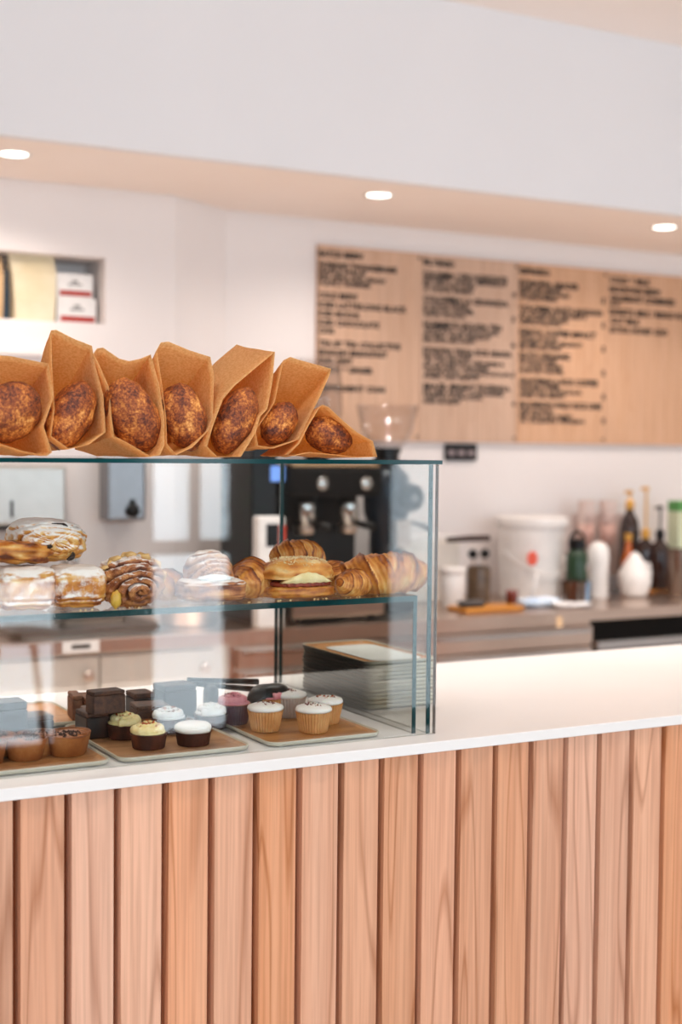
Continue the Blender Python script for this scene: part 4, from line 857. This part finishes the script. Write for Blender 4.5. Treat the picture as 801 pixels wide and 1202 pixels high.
# clear container with cups
M_pk = thin_glass('pink_plastic', (0.95, 0.91, 0.90, 1), 1.4, 0.2)
cb_ = root('cup_caddy', 'clear pinkish plastic bin holding the paper cup stacks', 'bin', (at(707, 690, y=4.62).x, 4.62, ZB)); wq = 33*S_(707, 4.62)
mb = MB(); mb.box(-wq, wq, -.06, -.056, 0, .33).box(-wq, wq, .056, .06, 0, .33).box(-wq, -wq+.004, -.056, .056, 0, .33).box(wq-.004, wq, -.056, .056, 0, .33).box(-wq, wq, -.056, .056, 0, .004); mb.build('bin', M_pk, cb_)
M_cup = mat('pink_paper_cup', 'F0CABC', .6); 
for si, uu in enumerate((689, 714)):
    base = None
    for k in range(8):
        zc = ZB + .005 + .30*0 + k*.018
        lab = 'pink paper cup, %s of the %s stack in the clear bin' % (['lowest','second from bottom','third from bottom','fourth from bottom','fifth from bottom','third from top','second from top','topmost'][k], 'left' if si == 0 else 'right')
        if base is None:
            base = root('paper_cup', lab, 'paper cup', (at(uu, 600, y=4.62).x, 4.62, ZB+.20), 0, '%s stack of pink cups' % ('left' if si == 0 else 'right'))
            MB().lathe([(.026,0),(.036,.095),(.034,.095),(.024,.004)], 28).build('cup', M_cup, base, smooth=True); MB().lathe([(.036,.095),(.039,.097),(.036,.100)], 28, cap0=False, cap1=False).build('rolled_lip', M_white, base, smooth=True)
        else: dup(base, (base.location.x, 4.62, ZB+.20+k*.013), label=lab)
t, r, h = pot('glass_tumbler', 'short clear glass with bright highlights before the white teapot', 'glass', 722, 4.36, 9, 28, [(.8,0),(1,1),(.93,1),(.75,.08)], M_plastic_clear)
t, r, h = pot('white_teapot', 'rounded white pot with a narrow top on the bench', 'pot', 745, 4.40, 20, 50, [(.5,0),(.75,.05),(1,.35),(.95,.55),(.6,.8),(.25,1.0),(.1,1.05)], M_white)
MB().tube([(r*.7,0,h*.3),(r*1.2,0,h*.5),(r*1.1,0,h*.75),(r*.6,0,h*.75)], .008, 10).build('handle', M_white, t, smooth=True)
M_amber = mat('amber_bottle', '2A120C', .12, coat=.5); M_gold = mat('gold_pump', 'E0A84C', .35, .3)
t, r, h = pot('syrup_bottle', 'orange syrup bottle leaning up behind the white pot', 'bottle', 737, 4.52, 8, 62, [(.9,0),(1,.03),(1,.6),(.5,.85),(.45,1)], mat('orange_syrup','C4652A',.2))
MB().lathe([(r*.5,0),(r*.55,.03)], 16, c=(0,0,h)).build('cap', M_gold, t)
def pump(u, y, hpx, pm, label, pump_top):
    t, r, h = pot('pump_bottle', label, 'bottle', u, y, 12, hpx, [(.93,0),(1,.03),(1,.72),(.85,.85),(.4,.95),(.36,1)], M_amber)
    z1 = at(u, pump_top, y=y).z - t.location.z
    MB().tube([(0,0,h),(0,0,z1)], .005, 8).build('pump_stem', pm, t); MB().lathe([(r*.42,0),(r*.45,.03),(r*.3,.04)], 18, c=(0,0,h-.004)).build('collar', pm, t); MB().tube([(.012,0,z1),(0,0,z1+.004),(-.035,-.012,z1)], .007, 8).build('nozzle', pm, t, smooth=True); return t
wb_ = root('bottle_board', 'round edged wooden board under the pump bottles', 'board', (at(768,690,y=4.54).x, 4.54, ZB)); B(-.085, .085, -.06, .06, 0, .014).build('slab', M_tray, wb_, bevel=.004)
pump(757, 4.54, 60, M_gold, 'dark amber pump bottle with a tall gold pump', 578).location.z = ZB+.0145
pump(774, 4.50, 60, M_black, 'dark amber pump bottle with a black pump, rightmost', 600).location.z = ZB+.0145
t = pump(738, 4.66, 95, M_gold, 'tall bottle at the back with a gold pump above the clear bin', 578)
t, r, h = pot('steel_shaker', 'tall brushed steel shaker at the right edge of the bench', 'shaker', 795, 4.34, 12, 56, [(.85,0),(.9,.02),(1,1),(.94,1),(.84,.05)], mat('warm_steel','8E7F74',.2,.9))
q = at(801, 690, y=4.52); ct = root('drink_carton', 'tall pale green and white carton at the right frame edge', 'carton', (q.x+.006, 4.56, ZB)); B(-.028, .05, -.035, .035, 0, .34).build('carton', mat('carton_pale','DDE6C4',.6), ct, bevel=.002); B(-.0285, .0505, -.0355, .0355, .34, .385).build('green_top', mat('carton_green','5FA35A',.6), ct, bevel=.002)

# ------------------------------------------------------------------ seating and plant by the shop front (they show as reflections in the case)
def stool(x, y, label):
    t = root('bar_stool', label, 'stool', (x, y, 0), .3, 'stools by the shop front')
    MB().lathe([(.16,.70),(.17,.705),(.17,.73),(.16,.74)], 28).build('seat', M_carc, t, sharp=40)
    for k in range(4):
        a = pi/4 + k*pi/2; MB().tube([(.10*cos(a), .10*sin(a), .70), (.21*cos(a), .21*sin(a), 0.004)], [.014, .012], 8).build('leg', M_carc, t, smooth=True)
    MB().tube([(.17*cos(a), .17*sin(a), .28) for a in [2*pi*i/20 for i in range(21)]], .007, 6).build('foot_ring', M_black, t, smooth=True); return t
s0 = stool(1.55, -1.55, 'wooden stool by the low window behind the photographer, left one'); dup(s0, (2.05, -1.7, 0), .7, 'wooden stool by the low window behind the photographer, right one')
dup(s0, (2.62, -1.45, 0), .1, 'wooden stool in front of the glass door behind the photographer')
pl = root('potted_plant', 'leafy plant in a pot on a stand beside the glass door', 'plant', (2.80, -2.02, 0))
MB().lathe([(.09,0),(.12,.85),(.11,.85)], 24).build('pot', M_white, pl, sharp=40); random.seed(5); lf = MB()
for k in range(60):
    a = random.uniform(0, 6.28); r = random.uniform(.02, .12); z = random.uniform(.9, 1.35); c = Vector((r*cos(a), r*sin(a), z)); d = Vector((cos(a), sin(a), random.uniform(-.3,.6))).normalized()*.05; s_ = Vector((-sin(a), cos(a), 0))*.018
    lf.add([c-d, c+s_, c+d, c-s_], [(0,1,2,3)])
lf.build('foliage', kraft_mat('leaf_green', '3F7A4A', '2A5A36', .5), pl, kind='stuff')
